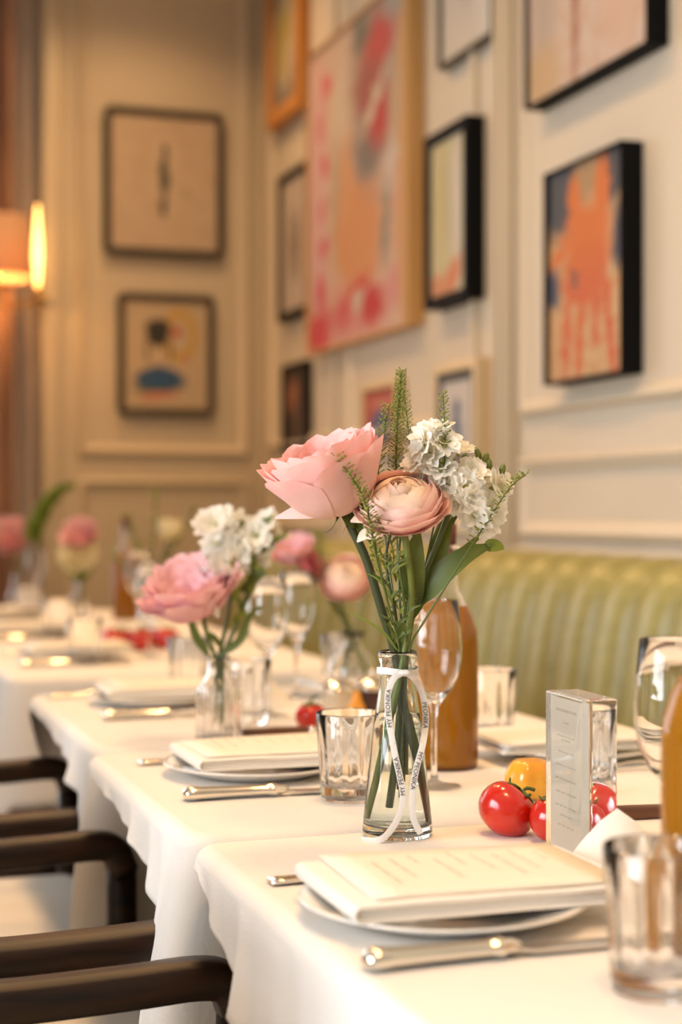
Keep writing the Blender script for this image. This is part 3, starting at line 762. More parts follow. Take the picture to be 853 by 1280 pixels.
def leaf_mesh(name, pts, wid, m, fold=.25, n=10, up=Vector((0, 0, 1))):
    pc = catmull(pts, 4); N = len(pc); v, f, uv = [], [], []
    for i, p in enumerate(pc):
        t = (pc[min(i + 1, N - 1)] - pc[max(i - 1, 0)]).normalized(); s = t.cross(up)
        s = s.normalized() if s.length > 1e-4 else Vector((1, 0, 0)); nr = s.cross(t)
        u = i / (N - 1); w_ = wid * (math.sin(math.pi * (u ** .75 * .93 + .05)) ** .9)
        for q in (-1, -.5, 0, .5, 1):
            v.append(p + s * w_ * q + nr * (abs(q) * fold * w_)); uv.append(((q + 1) / 2, u))
    for i in range(N - 1):
        for k in range(4):
            a = i * 5 + k; f.append((a, a + 1, a + 6, a + 5))
    return mesh(name, v, f, m, True, uv)
def axis_rot(d, spin=0.0):
    return (Vector((0, 0, 1)).rotation_difference(Vector(d).normalized()).to_matrix() @ Matrix.Rotation(spin, 3, 'Z')).to_euler()
def bloom(t, layers, loc, axis, spin=0.0, jit=0.05, seed=0, sc=1.0, name='petal'):
    """layers: (count, R, phi_deg, halfwidth_deg, mat, curl, ruf, z)"""
    rnd = random.Random(seed)
    base = axis_rot(axis, spin).to_matrix()
    a0 = 0
    for li, (n, Rr, phi, hw, m, curl, ruf, zz, *hs) in enumerate(layers):
        ms = [petal_mesh(name, Rr * sc, R(phi), R(hw), m, curl * sc, ruf * sc, rnd.random() * 6, 4 + rnd.random() * 3, hs[0] if hs else 1.0) for _ in range(2)]
        a0 += 1.1
        for k in range(n):
            az = 2 * math.pi * k / n + a0 + rnd.uniform(-.14, .14)
            rot = base @ Matrix.Rotation(az, 3, 'Z') @ Matrix.Rotation(rnd.uniform(-jit, jit), 3, 'Y')
            p = Vector(loc) + base @ Vector((0, 0, zz * sc))
            o = obj(name, ms[k % 2], t, p, rot.to_euler())
            s = 1 + rnd.uniform(-.04, .04); o.scale = (s, s, s)
def calyx(t, loc, axis, r, m=None):
    b = axis_rot(axis)
    obj('calyx', mesh('calyx', *lathe([(0, -r * .5), (r * .3, -r * .45), (r * .75, -r * .1), (r, r * .25), (r * .6, r * .1), (0, 0)], 12), m or STEM), t, loc, b)
def stem(t, pts, r=.0022, m=None, name='stem', taper=1.0):
    pc = catmull(pts, 5); N = len(pc)
    return obj(name, mesh(name, *tube(pc, [r * (1 - (1 - taper) * i / N) for i in range(N)], 8), m or STEM), t)
ROSE_L = [(3, .010, 150, 64, ROSEIN, .0, .0006, .034), (4, .015, 140, 60, ROSEIN, .001, .0012, .031), (5, .0205, 132, 54, ROSEIN, .002, .0018, .027), (5, .026, 127, 52, ROSEIN, .0035, .0022, .022), (6, .0315, 123, 48, ROSEIN, .005, .0025, .017),
          (6, .037, 119, 46, ROSE, .006, .0036, .012), (7, .042, 117, 46, ROSE, .007, .0040, .007), (7, .0462, 112, 45, ROSE, .008, .0045, .003), (6, .0492, 104, 46, ROSE, .010, .0045, -.001)]
RANU_L = [(3, .0060, 160, 72, RANUIN, 0, 0, .0330), (4, .0090, 150, 66, RANUIN, 0, .0002, .0270), (5, .0125, 142, 62, RANUIN, 0, .0002, .0225), (5, .0300, 165, 60, RANUIN, 0, .0002, .0010, .66), (5, .0310, 153, 58, RANUIN, 0, .0003, .0008, .65), (5, .0320, 144, 56, RANUIN, .0003, .0004, .0006, .64),
          (6, .0335, 135, 52, RANU, .0006, .0006, .0004, .63), (6, .0350, 126, 50, RANU, .001, .0008, .0002, .62), (6, .0362, 117, 50, RANU, .0014, .0010, 0, .61), (6, .0375, 108, 50, RANU, .002, .0012, -.0004, .60), (6, .0388, 99, 50, RANU, .003, .0014, -.0008, .59), (6, .0402, 91, 50, RANU, .004, .0016, -.0012, .58), (5, .0412, 83, 54, RANU, .004, .0018, -.0016, .57)]
def peony_layers(m):
    return [(5, .016, 120, 60, m, .004, .004, .012), (6, .024, 112, 52, m, .007, .005, .008), (7, .032, 112, 46, m, .009, .006, .004), (7, .040, 110, 44, m, .010, .007, .001), (8, .047, 104, 42, m, .012, .007, -.002), (7, .052, 96, 44, m, .012, .006, -.004)]
floret_sets = {}
def stock(t, florets, m=WHITE, key='w', sc=1.0, seed=0):
    """florets: (loc, axis); each floret a centre with its petals as sub-parts"""
    rnd = random.Random(seed)
    if key not in floret_sets:
        floret_sets[key] = ([petal_mesh('petal', .0122, R(88), R(46), m, .006, .0034, p, 5, .75, .05, .05, 9, 7, .12) for p in (0, 2, 4)], [petal_mesh('petal', .0078, R(104), R(50), m, .005, .0030, p, 6, .9, .10, .05, 8, 6, .1) for p in (1, 3)])
    big, small = floret_sets[key]
    eye = floret_sets.setdefault('eye', mesh('floret', *lathe([(0, -.007), (.002, -.006), (.0032, 0), (.0022, .004), (0, .005)], 10), EYE))
    for (loc, ax) in florets:
        s = sc * rnd.uniform(.88, 1.12)
        o = obj('floret', eye, t, loc, axis_rot(ax, rnd.random() * 6), (s, s, s))
        for k in range(5):
            obj('petal', big[k % 3], o, (0, 0, 0), (0, rnd.uniform(-.2, .2), 2 * math.pi * k / 5 + rnd.uniform(-.2, .2)))
        for k in range(4):
            obj('petal', small[k % 2], o, (0, 0, .002), (0, rnd.uniform(-.15, .15), 2 * math.pi * k / 4 + .5 + rnd.uniform(-.2, .2)))
def pods(name, pts, n, r0, r1, size, m, seed, parent, s0=.1):
    """tiny round seed pods on hair-thin stalks around a spire: too small to count, one part"""
    rnd = random.Random(seed); pc = catmull(pts, 8); v, f, uv = [], [], []
    for i in range(n):
        u = s0 + (1 - s0) * (i + rnd.random() * .6) / n; q = u * (len(pc) - 1); k = min(int(q), len(pc) - 2)
        p = pc[k].lerp(pc[k + 1], q - k); az = i * 2.4 + rnd.random() * .5
        L = r0 + (r1 - r0) * u; d = Vector((math.cos(az), math.sin(az), .55 + .3 * rnd.random())); c = p + d * L
        s = size * (1.1 - .55 * u) * rnd.uniform(.8, 1.2)
        # stalk: thin triangle prism, pod: flat octahedron-like disc
        o = len(v); sd = Vector((-d.y, d.x, 0)) * .00035
        v += [p - sd, p + sd, c + sd, c - sd, p + Vector((0, 0, .0007)), c + Vector((0, 0, .0007))]
        f += [(o, o + 1, o + 2, o + 3), (o, o + 3, o + 5, o + 4), (o + 1, o + 4, o + 5, o + 2)]
        o = len(v); e1 = Vector((-math.sin(az), math.cos(az), 0)); e2 = d.normalized(); e3 = e1.cross(e2)
        for a in range(6): v.append(c + (e1 * math.cos(a * math.pi / 3) + e2 * math.sin(a * math.pi / 3)) * s)
        v += [c + e3 * s * .45, c - e3 * s * .45]
        for a in range(6): f += [(o + a, o + (a + 1) % 6, o + 6), (o + (a + 1) % 6, o + a, o + 7)]
    uv = [(0.5, rnd.random()) for _ in v]
    ob = obj(name, mesh(name, v, f, m, True, uv), parent); ob['kind'] = 'stuff'
    return ob

# vases -----------------------------------------------------------------
def lip_vase(name, label, x, y, outer, inner, m, group=None, mod=None, water=None, n=64, rz=-TH):
    t = thing(name, label, 'vase', (x, y, .7503), rz, group)
    obj('glass_body', mesh('glass_body', *lathe(outer + inner, n, mod), m), t)
    if water: obj('water', mesh('water', *lathe(water, 40), WATER), t)
    return t
HV = (.538, 1.424)
hv_out = [(0, .0015), (.028, 0), (.0325, .0015), (.0335, .006), (.0325, .018), (.0235, .102), (.0185, .135), (.0170, .150), (.0168, .164), (.0182, .167), (.0190, .171), (.0182, .176)]
hv_in = [(.0165, .176), (.0155, .170), (.0152, .150), (.0167, .135), (.0217, .102), (.0303, .020), (.0285, .012), (0, .0105)]
hv_t = lip_vase('bottle_vase', 'clear conical bottle vase with a white ribbon tied at its neck', *HV, hv_out, hv_in, GLASSG,
                water=[(0, .0100), (.0285, .0115), (.0306, .020), (.0220, .102), (.0205, .117), (0, .1172)])
# ribbon: drawn on the vase's own front, x to the right, z up (metres)
def hu(px, py): return ((px - 497) * .0007605, (1045 - py) * .0007605)
def vr(z):
    P_ = hv_out[2:]
    for (r0, z0), (r1, z1) in zip(P_, P_[1:]):
        if z0 <= z <= z1: return r0 + (r1 - r0) * (z - z0) / (z1 - z0)
    return .034
def ribbon_path(ps, lift=.0025):
    out = []
    for (px, py, dd) in ps:
        x, z = hu(px, py); r = vr(max(z, .002)) + lift
        y = -math.sqrt(max(r * r - x * x, .0)) if abs(x) < r else -.001
        out.append((x, y - dd, max(z, .0015)))
    return catmull(out, 8)
WID = .0030
def ribbon(path, name, m, text=None, starts=(), flipx=False):
    N = len(path); v, f = [], []; sides = []
    for i, p in enumerate(path):
        t = (path[min(i + 1, N - 1)] - path[max(i - 1, 0)]).normalized()
        s = t.cross(Vector((0, -1, 0))); s = s.normalized() if s.length > .05 else Vector((1, 0, 0))
        n_ = s.cross(t).normalized(); n_ = n_ if n_.y < 0 else -n_
        if abs(t.z) < .25: pass
        sides.append((p, s, n_, t))
        for q in (-1, 0, 1): v.append(p + s * WID * q + n_ * (.0005 * (1 - abs(q))))
        for q in (-1, 0, 1): v.append(p + s * WID * q - n_ * .0003)
    for i in range(N - 1):
        a, b = i * 6, i * 6 + 6
        f += [(a, a + 1, b + 1, b), (a + 1, a + 2, b + 2, b + 1), (a + 3, b + 3, b + 4, a + 4), (a + 4, b + 4, b + 5, a + 5), (a, b, b + 3, a + 3), (a + 2, a + 5, b + 5, b + 2)]
    o = sharp(obj(name, mesh(name, v, f, m), hv_t), 30)
    cum = [0]
    for a, b in zip(path, path[1:]): cum.append(cum[-1] + (b - a).length)
    def at(d):
        d = max(0, min(cum[-1] - 1e-6, d))
        for i in range(N - 1):
            if cum[i + 1] >= d:
                u = (d - cum[i]) / max(cum[i + 1] - cum[i], 1e-9); A, B = sides[i], sides[i + 1]
                return tuple(a.lerp(b, u) for a, b in zip(A, B))
        return sides[-1]
    for (txt, st, sgn) in starts:
        cd = bpy.data.curves.new('lettering', 'FONT'); cd.body = txt; cd.size = .0062; cd.resolution_u = 2
        to = bpy.data.objects.new('lettering_source', cd); C.objects.link(to)
        dg = bpy.context.evaluated_depsgraph_get(); me = to.evaluated_get(dg).to_mesh()
        tv = [tuple(q.co) for q in me.vertices]; tf = [tuple(p.vertices) for p in me.polygons]
        to.evaluated_get(dg).to_mesh_clear(); bpy.data.objects.remove(to); bpy.data.curves.remove(cd)
        if not tv: continue
        nv = []
        for (x, y, z) in tv:
            p, s, n_, t = at(st + sgn * x); nv.append(p + s * ((y - .0021) * -sgn) + n_ * .00085)
        obj('lettering', mesh('lettering', nv, tf, mat('ribbon_ink', (.03, .03, .035), .6), False), o)
    return o
left_tail = ribbon_path([(503, 838, .002), (491, 846, .004), (484, 868, .003), (486, 900, .002), (492, 935, .001), (498, 962, .001), (502, 985, .001), (500, 1003, .002), (490, 1024, .004), (474, 1039, .010), (452, 1047, .02)])
right_tail = ribbon_path([(506, 838, .003), (517, 846, .005), (526, 862, .004), (531, 884, .003), (532, 905, .003), (527, 930, .002), (520, 952, .002), (515, 975, .002), (513, 1000, .002), (516, 1018, .002), (524, 1034, .003)])
ribbon(left_tail, 'ribbon_tail', RIBBON, starts=[('MY PEONIKA', .058, -1), ('.', .074, -1), ('MY PEONIKA', .122, -1)])
ribbon(right_tail, 'ribbon_tail', RIBBON, starts=[('PEONIKA', .042, 1), ('.', .082, 1), ('MY PEONIKA', .093, 1)])
band = catmull([((.0195) * math.cos(a), (.0195) * math.sin(a), .157 + .0012 * math.sin(2 * a)) for a in [R(k * 30 - 90) for k in range(13)]], 3)
v, f = [], []
for p in band:
    rd = Vector((p.x, p.y, 0)).normalized()
    for q in (-1, 0, 1): v.append(p + Vector((0, 0, .0032 * q)) + rd * (.0004 if q == 0 else 0))
for i in range(len(band) - 1):
    for k in (0, 1): a = i * 3 + k; f.append((a, a + 3, a + 4, a + 1))
obj('ribbon_band', mesh('ribbon_band', v, f, RIBBON), hv_t)
kx, kz = hu(505, 838)
kn = tom_mesh(.0042, 3, .12, RIBBON, 2)
obj('ribbon_knot', kn, hv_t, (kx, -.0215, kz - .003), (R(20), 0, 0), (1.3, .7, .8))

def hero(name, label, cat):           # a stem standing in the hero vase, same local frame as the vase
    return thing(name, label, cat, (HV[0], HV[1], .7503), -TH)
def h3(px, py, d=0.0): x, z = hu(px, py); return (x, d, z)
t = hero('garden_rose', 'big pink garden rose leaning left at the top of the ribbon vase', 'flower')
stem(t, [h3(534, 1028, -.006), h3(519, 950, -.004), h3(508, 900, -.002), h3(495, 822, -.002), h3(476, 760, -.01), h3(458, 700, -.016), h3(437, 655, -.02), h3(428, 632, -.02)], .0042, STEMD)
bloom(t, ROSE_L, h3(428, 643, -.022), (-.33, -.20, .92), .3, .05, 4, .98)
calyx(t, h3(426, 636, -.021), (-.2, -.2, .9), .011, STEM)
# outer petals: one drooping at lower left, two standing at the right
obj('petal', leaf_mesh('petal', [h3(415, 632, -.03), h3(395, 637, -.036), h3(372, 641, -.036), h3(345, 648, -.03)], .0085, ROSE, .2, up=Vector((.1, -1, .25))), t)
obj('sepal', leaf_mesh('sepal', [h3(424, 634, -.03), h3(422, 650, -.034), h3(412, 664, -.034), h3(400, 666, -.03)], .0022, STEM), t)
obj('sepal', leaf_mesh('sepal', [h3(436, 636, -.02), h3(434, 655, -.022), h3(428, 668, -.022)], .002, STEM), t)
for k, (px, py, q) in enumerate(((447, 652, .009), (462, 668, .007))):
    obj('leaf', leaf_mesh('leaf', [h3(428 + 14 * k, 634 + 4 * k, -.018), h3(px - 6, py - 4, -.024), h3(px, py, -.02), h3(px + 8, py + 22, -.014)], q, LEAF, .2, up=Vector((0, -1, .2))), t)
t = hero('ranunculus', 'pale pink ranunculus facing out below the rose', 'flower')
stem(t, [h3(463, 1024, .0), h3(476, 960, -.006), h3(490, 890, -.006), h3(504, 822, -.005), h3(514, 745, -.012), h3(508, 690, -.022), h3(502, 655, -.026)], .0034, STEMY)
bloom(t, RANU_L, h3(503, 650, -.026), (-.12, -.62, .80), .2, .02, 9, .98)
calyx(t, h3(503, 651, -.025), (-.1, -.5, .86), .008)
obj('petal', leaf_mesh('petal', [h3(488, 652, -.035), h3(470, 652, -.045), h3(455, 646, -.045), h3(438, 652, -.04)], .010, RANUIN, .15, up=Vector((0, -1, .4))), t)
obj('petal', leaf_mesh('petal', [h3(490, 655, -.035), h3(470, 664, -.045), h3(455, 668, -.043), h3(446, 677, -.04)], .007, RANUIN, .15, up=Vector((0, -1, .4))), t)
t = hero('stock_flower', 'white stock with ruffled florets at the right of the bouquet', 'flower')
stem(t, [h3(489, 1012, .008), h3(497, 930, .004), h3(506, 822, .004), h3(516, 760, .0), h3(535, 710, -.004), h3(558, 650, -.004), h3(572, 600, .0), h3(560, 560, .006), h3(548, 540, .01)], .003, STEM)
stem(t, [h3(535, 712, -.004), h3(552, 680, .004), h3(580, 630, .008), h3(600, 600, .006), h3(612, 585, .004)], .0018, STEM, 'side_stem')
fl = [((520, 578), (-.7, -.6, .5)), ((546, 586), (0, -.8, .6)), ((578, 610), (.3, -.9, .2)), ((584, 624), (.5, -.8, -.1)), ((556, 608), (-.1, -1, .2)), ((590, 645), (.1, -.9, -.1)), ((534, 614), (-.5, -.8, -.2)), ((534, 548), (-.3, -.6, .7)), ((550, 556), (.3, -.7, .6)), ((537, 570), (-.5, -.7, .3)), ((528, 560), (-.8, -.4, .3)), ((572, 566), (.2, -.4, .9)), ((540, 604), (-.4, -.85, .3)), ((562, 600), (.2, -.9, .3)), ((552, 620), (-.1, -.9, -.1)), ((568, 626), (.3, -.9, -.2)),
      ((588, 594), (.3, -.6, .7)), ((602, 600), (.6, -.6, .4)), ((525, 600), (-.8, -.5, .4)), ((600, 632), (.5, -.8, .1)), ((612, 640), (.7, -.6, -.1)), ((604, 652), (.4, -.8, -.3)), ((616, 610), (.8, -.5, .3)), ((626, 604), (.8, -.3, .5)), ((546, 540), (0, -.3, .9))]
rnd = random.Random(5)
stock(t, [(h3(px, py, -.018 - .012 * rnd.random() + (0.014 if px > 595 else 0)), ax) for (px, py), ax in fl], seed=3, sc=.82)
for k, (px, py) in enumerate(((606, 576), (611, 584), (627, 590), (598, 570), (556, 575), (566, 580), (578, 577), (586, 584))):
    a = h3(px, py, -.006); ax = (random.uniform(-.4, .6), -.3, .8)
    obj('bud', mesh('bud', *lathe([(0, -.005), (.0025, -.003), (.0034, .001), (.0026, .006), (0, .009)], 10), STEMY), t, a, axis_rot(ax))
    stem(t, [h3(px - 8, py + 26, .0), h3(px - 3, py + 12, -.004), a], .0008, STEMY, 'bud_stalk')
LF = [([(520, 760, 0), (514, 720, -.012), (517, 690, -.018), (523, 662, -.016)], .0125, LEAF, (0, -1, .1)),
      ([(522, 760, 0), (540, 728, -.004), (553, 690, -.004), (566, 645, 0)], .0085, LEAF, (-.5, -1, .2)),
      ([(526, 752, 0), (548, 722, -.012), (582, 694, -.018), (618, 680, -.012)], .0125, LEAF, (.2, -.75, .7)),
      ([(524, 742, 0), (560, 715, -.008), (580, 690, -.010), (600, 668, -.004)], .007, LEAF, (.1, -1, .2)),
      ([(604, 684, -.012), (612, 682, -.014), (622, 683, -.014), (629, 686, -.012)], .0065, LEAFY, (0, -1, .3)),
      ([(508, 815, 0), (500, 790, -.008), (510, 765, -.008), (512, 735, -.004)], .0042, LEAF, (0, -1, 0)),
      ([(540, 700, 0), (548, 676, .004), (556, 655, .004), (560, 640, .004)], .006, LEAF, (0, -1, 0)),
      ([(516, 775, 0), (530, 740, .01), (540, 700, .012), (545, 670, .01)], .006, LEAF, (-.3, -1, 0))]
for (ps, wd, m, up) in LF:
    obj('leaf', leaf_mesh('leaf', [h3(*p) for p in ps], wd, m, .18, up=Vector(up)), t)
# pennycress sprays
def cress(label, ps, n, r0, r1, size, seed, s0=.3, m=POD, twigs=()):
    t = hero('pennycress_sprig', label, 'greenery')
    pts = [h3(*p) for p in ps]; stem(t, pts, .0013, STEM, taper=.4)
    pods('seed_pods', pts, n, r0, r1, size, m, seed, t, s0)
    for q in twigs: 
        tp = [h3(*p) for p in q]; stem(t, tp, .0008, STEM, 'twig', .5)
        pods('seed_pods', tp, 30, .006, .007, .0024, m, seed + 1, t, .25)
    return t
cress('tall green pennycress spire rising behind the rose', [(500, 1000, .01), (503, 822, .006), (499, 720, .016), (496, 620, .024), (498, 530, .026), (503, 462, .024)], 330, .0135, .0050, .0022, 1, .54)
cress('slim pennycress sprig just left of the tallest spire', [(498, 990, .012), (500, 822, .0), (486, 700, .02), (474, 600, .03), (480, 545, .03), (487, 505, .03)], 70, .006, .006, .0026, 2, .62)
cress('slender pennycress sprig between the tallest spire and the white stock', [(503, 980, .01), (507, 822, .0), (519, 700, .014), (518, 600, .018), (512, 540, .018), (506, 490, .02)], 80, .006, .005, .0022, 3, .62)
cress('pennycress sprig above the white stock', [(506, 970, .005), (510, 822, .004), (530, 720, .01), (548, 620, -.026), (554, 560, -.03), (552, 495, -.02)], 80, .006, .0045, .0028, 4, .62)
cress('pennycress sprig reaching out at the far right', [(500, 960, -.002), (510, 822, -.006), (528, 775, -.03), (565, 715, -.034), (600, 660, -.034), (632, 612, -.034), (652, 595, -.034)], 66, .006, .005, .0026, 5, .6)
cress('bushy pennycress sprig in front of the ranunculus', [(496, 950, -.004), (500, 822, -.006), (486, 760, -.03), (470, 700, -.06), (458, 640, -.075), (446, 610, -.08), (420, 575, -.085)], 90, .006, .0065, .0027, 6, .5,
      twigs=([(484, 750, -.03), (470, 690, -.06), (462, 660, -.07), (458, 628, -.075)], [(478, 730, -.04), (490, 700, -.05), (484, 670, -.06), (470, 650, -.07)], [(490, 780, -.02), (476, 720, -.03), (470, 690, -.03), (468, 665, -.03)]))
t = hero('feathery_sprig', 'thin feathery green foliage filling the middle of the bouquet', 'greenery')
rnd = random.Random(12)
stem(t, [h3(498, 940, .004), h3(501, 822, .004), h3(492, 760, -.012), h3(482, 700, -.016), h3(490, 660, -.01)], .0014, STEMD)
stem(t, [h3(501, 822, .004), h3(505, 760, -.014), h3(498, 700, -.018), h3(500, 672, -.014)], .0012, STEM, 'twig')
for k in range(46):
    px, py = rnd.uniform(478, 520), rnd.uniform(675, 815); px = 499 + (px - 499) * (1 - (py - 675) / 260)
    a = rnd.uniform(-1, 1); L = rnd.uniform(14, 32); d = rnd.uniform(-.026, .006)
    obj('leaf', leaf_mesh('leaf', [h3(px, py, d), h3(px + L * .4 * a, py - L * .4, d - .003), h3(px + L * .8 * a, py - L * .55, d - .004), h3(px + L * 1.1 * a, py - L * (.5 + .3 * rnd.random()), d - .004)], .0013, LEAF if k % 3 else LEAFY, .1, up=Vector((0, -1, .3))), t)
for (a, b, c_, d_) in (((430, 760), (460, 775), (480, 790), (497, 812)), ((457, 715), (470, 722), (482, 735), (490, 755))):
    obj('leaf', leaf_mesh('leaf', [h3(*q, -.03) for q in (d_, c_, b, a)], .0014, LEAFY, .1, up=Vector((0, -1, .3))), t)

# ribbed vase with the peony ------------------------------------------------
def ribs(i, a, r, z): return r + .0011 * math.cos(28 * a) if 3 <= i <= 5 else r
V2 = (.530, 2.079)
lip_vase('ribbed_vase', 'short ribbed clear glass bottle vase holding the pink peony', *V2,
         [(0, .001), (.026, 0), (.0293, .002), (.0298, .006), (.0298, .04), (.0298, .068), (.027, .076), (.0185, .086), (.0145, .094), (.0140, .108), (.0158, .111), (.0155, .1145)],
         [(.0135, .1145), (.0125, .108), (.0125, .095), (.0165, .085), (.0245, .075), (.0268, .067), (.0270, .012), (.025, .007), (0, .006)], GLASS, mod=ribs, n=168)
def vase_stem(vx, vy, name, label, cat):
    return thing(name, label, cat, (vx, vy, .7503), -TH)
k2 = 2.139 / 2000
def v2(px, py, d=0.0): return ((px - 273) * k2, d, (928 - py) * k2)
t = vase_stem(*V2, 'peony', 'full pink peony in the ribbed vase', 'flower')
stem(t, [v2(283, 915, -.004), v2(279, 870), v2(270, 826), v2(258, 790, -.006), v2(250, 757, -.01)], .003, STEM)
bloom(t, peony_layers(PEONY), v2(247, 766, -.012), (-.22, -.42, .85), .4, .16, 21, .98)
calyx(t, v2(248, 760, -.012), (-.2, -.3, .9), .012)
obj('petal', petal_mesh('petal', .03, R(80), R(30), WHITE, .004, .002), t, v2(248, 752, -.03), axis_rot((-.1, -.8, -.6)))
for (a, b, c_, d_) in (((262, 820, -.004), (248, 800, -.008), (240, 780, -.01), (232, 765, -.01)), ((270, 822, -.006), (300, 800, -.012), (312, 770, -.012), (330, 755, -.01))):
    obj('leaf', leaf_mesh('leaf', [v2(*q) for q in (a, b, c_, d_)], .006, LEAF, .15, up=Vector((0, -1, .2))), t)
t = vase_stem(*V2, 'stock_flower', 'cream white stock behind the pink peony', 'flower')
stem(t, [v2(266, 910, .004), v2(272, 830, .003), v2(284, 770, .01), v2(292, 700, .02), v2(296, 655, .02)], .003, STEM)
rnd = random.Random(8)
stock(t, [(v2(rnd.uniform(262, 340), rnd.uniform(652, 705), rnd.uniform(-.02, .03)), (rnd.uniform(-.7, .7), -.7, rnd.uniform(-.1, .8))) for _ in range(22)], seed=6, sc=1.15)
t = vase_stem(*V2, 'leafy_sprig', 'green leafy sprig at the right of the ribbed vase', 'greenery')
stem(t, [v2(280, 905, .002), v2(278, 830, .004), v2(296, 780, 0), v2(312, 730, 0), v2(318, 680, .004)], .0028, LEAFY and STEM)
rnd = random.Random(15)
for k in range(26):
    u = rnd.random(); px, py = 284 + 40 * u + rnd.uniform(-10, 14), 815 - 150 * u
    a = rnd.uniform(-1, 1.2); L = rnd.uniform(16, 36)
    obj('leaf', leaf_mesh('leaf', [v2(px, py, 0), v2(px + L * .4 * a, py - L * .4, -.01), v2(px + L * .8 * a, py - L * .6, -.014), v2(px + L * 1.1 * a, py - L * .8, -.012)], .0045, LEAF if k % 2 else LEAFY, .15, up=Vector((0, -1, .3))), t)
t = vase_stem(*V2, 'lace_flower', 'lacy cream umbel right of the white stock', 'flower')
ps = [v2(277, 900, .005), v2(276, 826, .005), v2(300, 770, .02), v2(322, 720, .024), v2(332, 690, .024)]
stem(t, ps, .0016, STEM)
for k in range(16):
    a = 2.4 * k; rr = .006 + .0017 * k
    e = Vector(v2(334, 672, .02)) + Vector((rr * math.cos(a), rr * math.sin(a) * .8, .01 - rr * .35))
    stem(t, [ps[-1], (Vector(ps[-1]) + e) / 2 + Vector((0, 0, -.002)), e], .0005, STEMY, 'ray')
    o = obj('umbellet', floret_sets.setdefault('umb', mesh('umbellet', *join(*[([(x * .0022 + .004 * math.cos(q * 2.4) * q ** .5 * .5, y * .0022 + .004 * math.sin(q * 2.4) * q ** .5 * .5, z * .0016) for x, y, z in lathe([(0, -1), (1, 0), (0, 1)], 5)[0]], lathe([(0, -1), (1, 0), (0, 1)], 5)[1]) for q in range(9)]), mat('lace_white', (.85, .80, .62), .6))), t, e)
    o['kind'] = 'stuff'

# clear flask vase with a ranunculus and a pink bloom -----------------------
V3 = (.885, 2.560)
flask_o = [(0, .001), (.034, 0), (.042, .003), (.0445, .012), (.0435, .040), (.038, .060), (.022, .074), (.0165, .082), (.0150, .094), (.0215, .104), (.0205, .106)]
flask_i = [(.0135, .095), (.0148, .082), (.0205, .0735), (.036, .059), (.0415, .040), (.0425, .013), (.040, .007), (0, .006)]
lip_vase('flask_vase', 'clear squat flask vase holding the far ranunculus', *V3, flask_o, flask_i, GLASS)
k3 = 2.702 / 2000
def v3(px, py, d=0.0): return ((px - 440) * k3, d, (868 - py) * k3)
t = vase_stem(*V3, 'ranunculus', 'blurred pink ranunculus in the flask vase behind the rose', 'flower')
stem(t, [v3(458, 850), v3(446, 815), v3(438, 790), v3(428, 760), v3(430, 735)], .0032, STEMY)
bloom(t, RANU_L, v3(433, 732, -.01), (-.05, -.78, .62), 1.0, .04, 19, 1.02)
t = vase_stem(*V3, 'pink_bloom', 'blurred bright pink bloom above the far wine glasses', 'flower')
stem(t, [v3(425, 845, .01), v3(436, 800, .004), v3(420, 760, .01), v3(385, 715, .01), v3(372, 700, .01)], .003, STEM)
bloom(t, peony_layers(PEONY), v3(370, 703, .01), (-.2, -.4, .9), .4, .16, 31, .62)
bloom(t, peony_layers(HOTP)[:4], v3(384, 716, -.004), (.4, -.6, .6), .4, .16, 33, .5)
t = vase_stem(*V3, 'russet_sprig', 'russet seed sprig beside the blurred pink bloom', 'greenery')
for j, ps in enumerate(([(430, 850, -.01), (437, 800, -.006), (418, 750, -.02), (392, 720, -.026), (372, 718, -.03), (352, 722, -.03)], [(432, 850, -.01), (438, 800, -.004), (424, 750, -.02), (404, 705, -.02), (400, 680, -.02), (398, 668, -.02)])):
    q = [v3(*p) for p in ps]; stem(t, q, .0012, STEM, 'stem'); pods('seed_pods', q, 90, .010, .012, .0034, PODR if j == 0 else POD, 40 + j, t, .45)
t = vase_stem(*V3, 'wispy_sprig', 'wispy green foliage in the flask vase', 'greenery')
for j, ps in enumerate(([(440, 850, 0), (442, 795, 0), (456, 750, 0), (462, 720, 0), (470, 700, 0)], [(444, 850, .01), (441, 795, 0), (420, 765, .01), (405, 740, .01), (398, 735, 0)])):
    q = [v3(*p) for p in ps]; stem(t, q, .0014, STEMY, 'stem'); pods('seed_pods', q, 40, .006, .012, .003, POD, 50 + j, t, .4)

# small far vases -----------------------------------------------------------
bud_o = [(0, .001), (.024, 0), (.028, .003), (.029, .05), (.026, .065), (.015, .085), (.013, .10), (.013, .118), (.0155, .121), (.0150, .124)]
bud_i = [(.0125, .123), (.011, .117), (.0112, .10), (.013, .085), (.0238, .064), (.0268, .05), (.026, .01), (0, .007)]
def far_vase(x, y, label): lip_vase('bud_vase', label, x, y, bud_o, bud_i, GLASS, 'far bud vases', n=32)
far_vase(.80, 3.80, 'clear bud vase behind the red tomato cluster'); V4 = (.80, 3.80)
t = vase_stem(*V4, 'cream_rosebud', 'closed cream rosebud above the pink peony, far off', 'flower')
stem(t, [(0, 0, .02), (.004, 0, .12), (.03, 0, .20), (.045, 0, .25)], .0026, STEM)
bloom(t, [(3, .011, 150, 62, CREAM, 0, 0, .022), (4, .018, 140, 56, CREAM, 0, .001, .010), (5, .025, 132, 50, CREAM, .001, .001, 0), (5, .030, 120, 46, CREAM, .003, .001, -.004)], (.045, 0, .245), (.1, -.2, 1), 0, .05, 3, 1.0)
t = vase_stem(*V4, 'leafy_sprig', 'loose green foliage around the far cream rosebud', 'greenery')
rnd = random.Random(4)
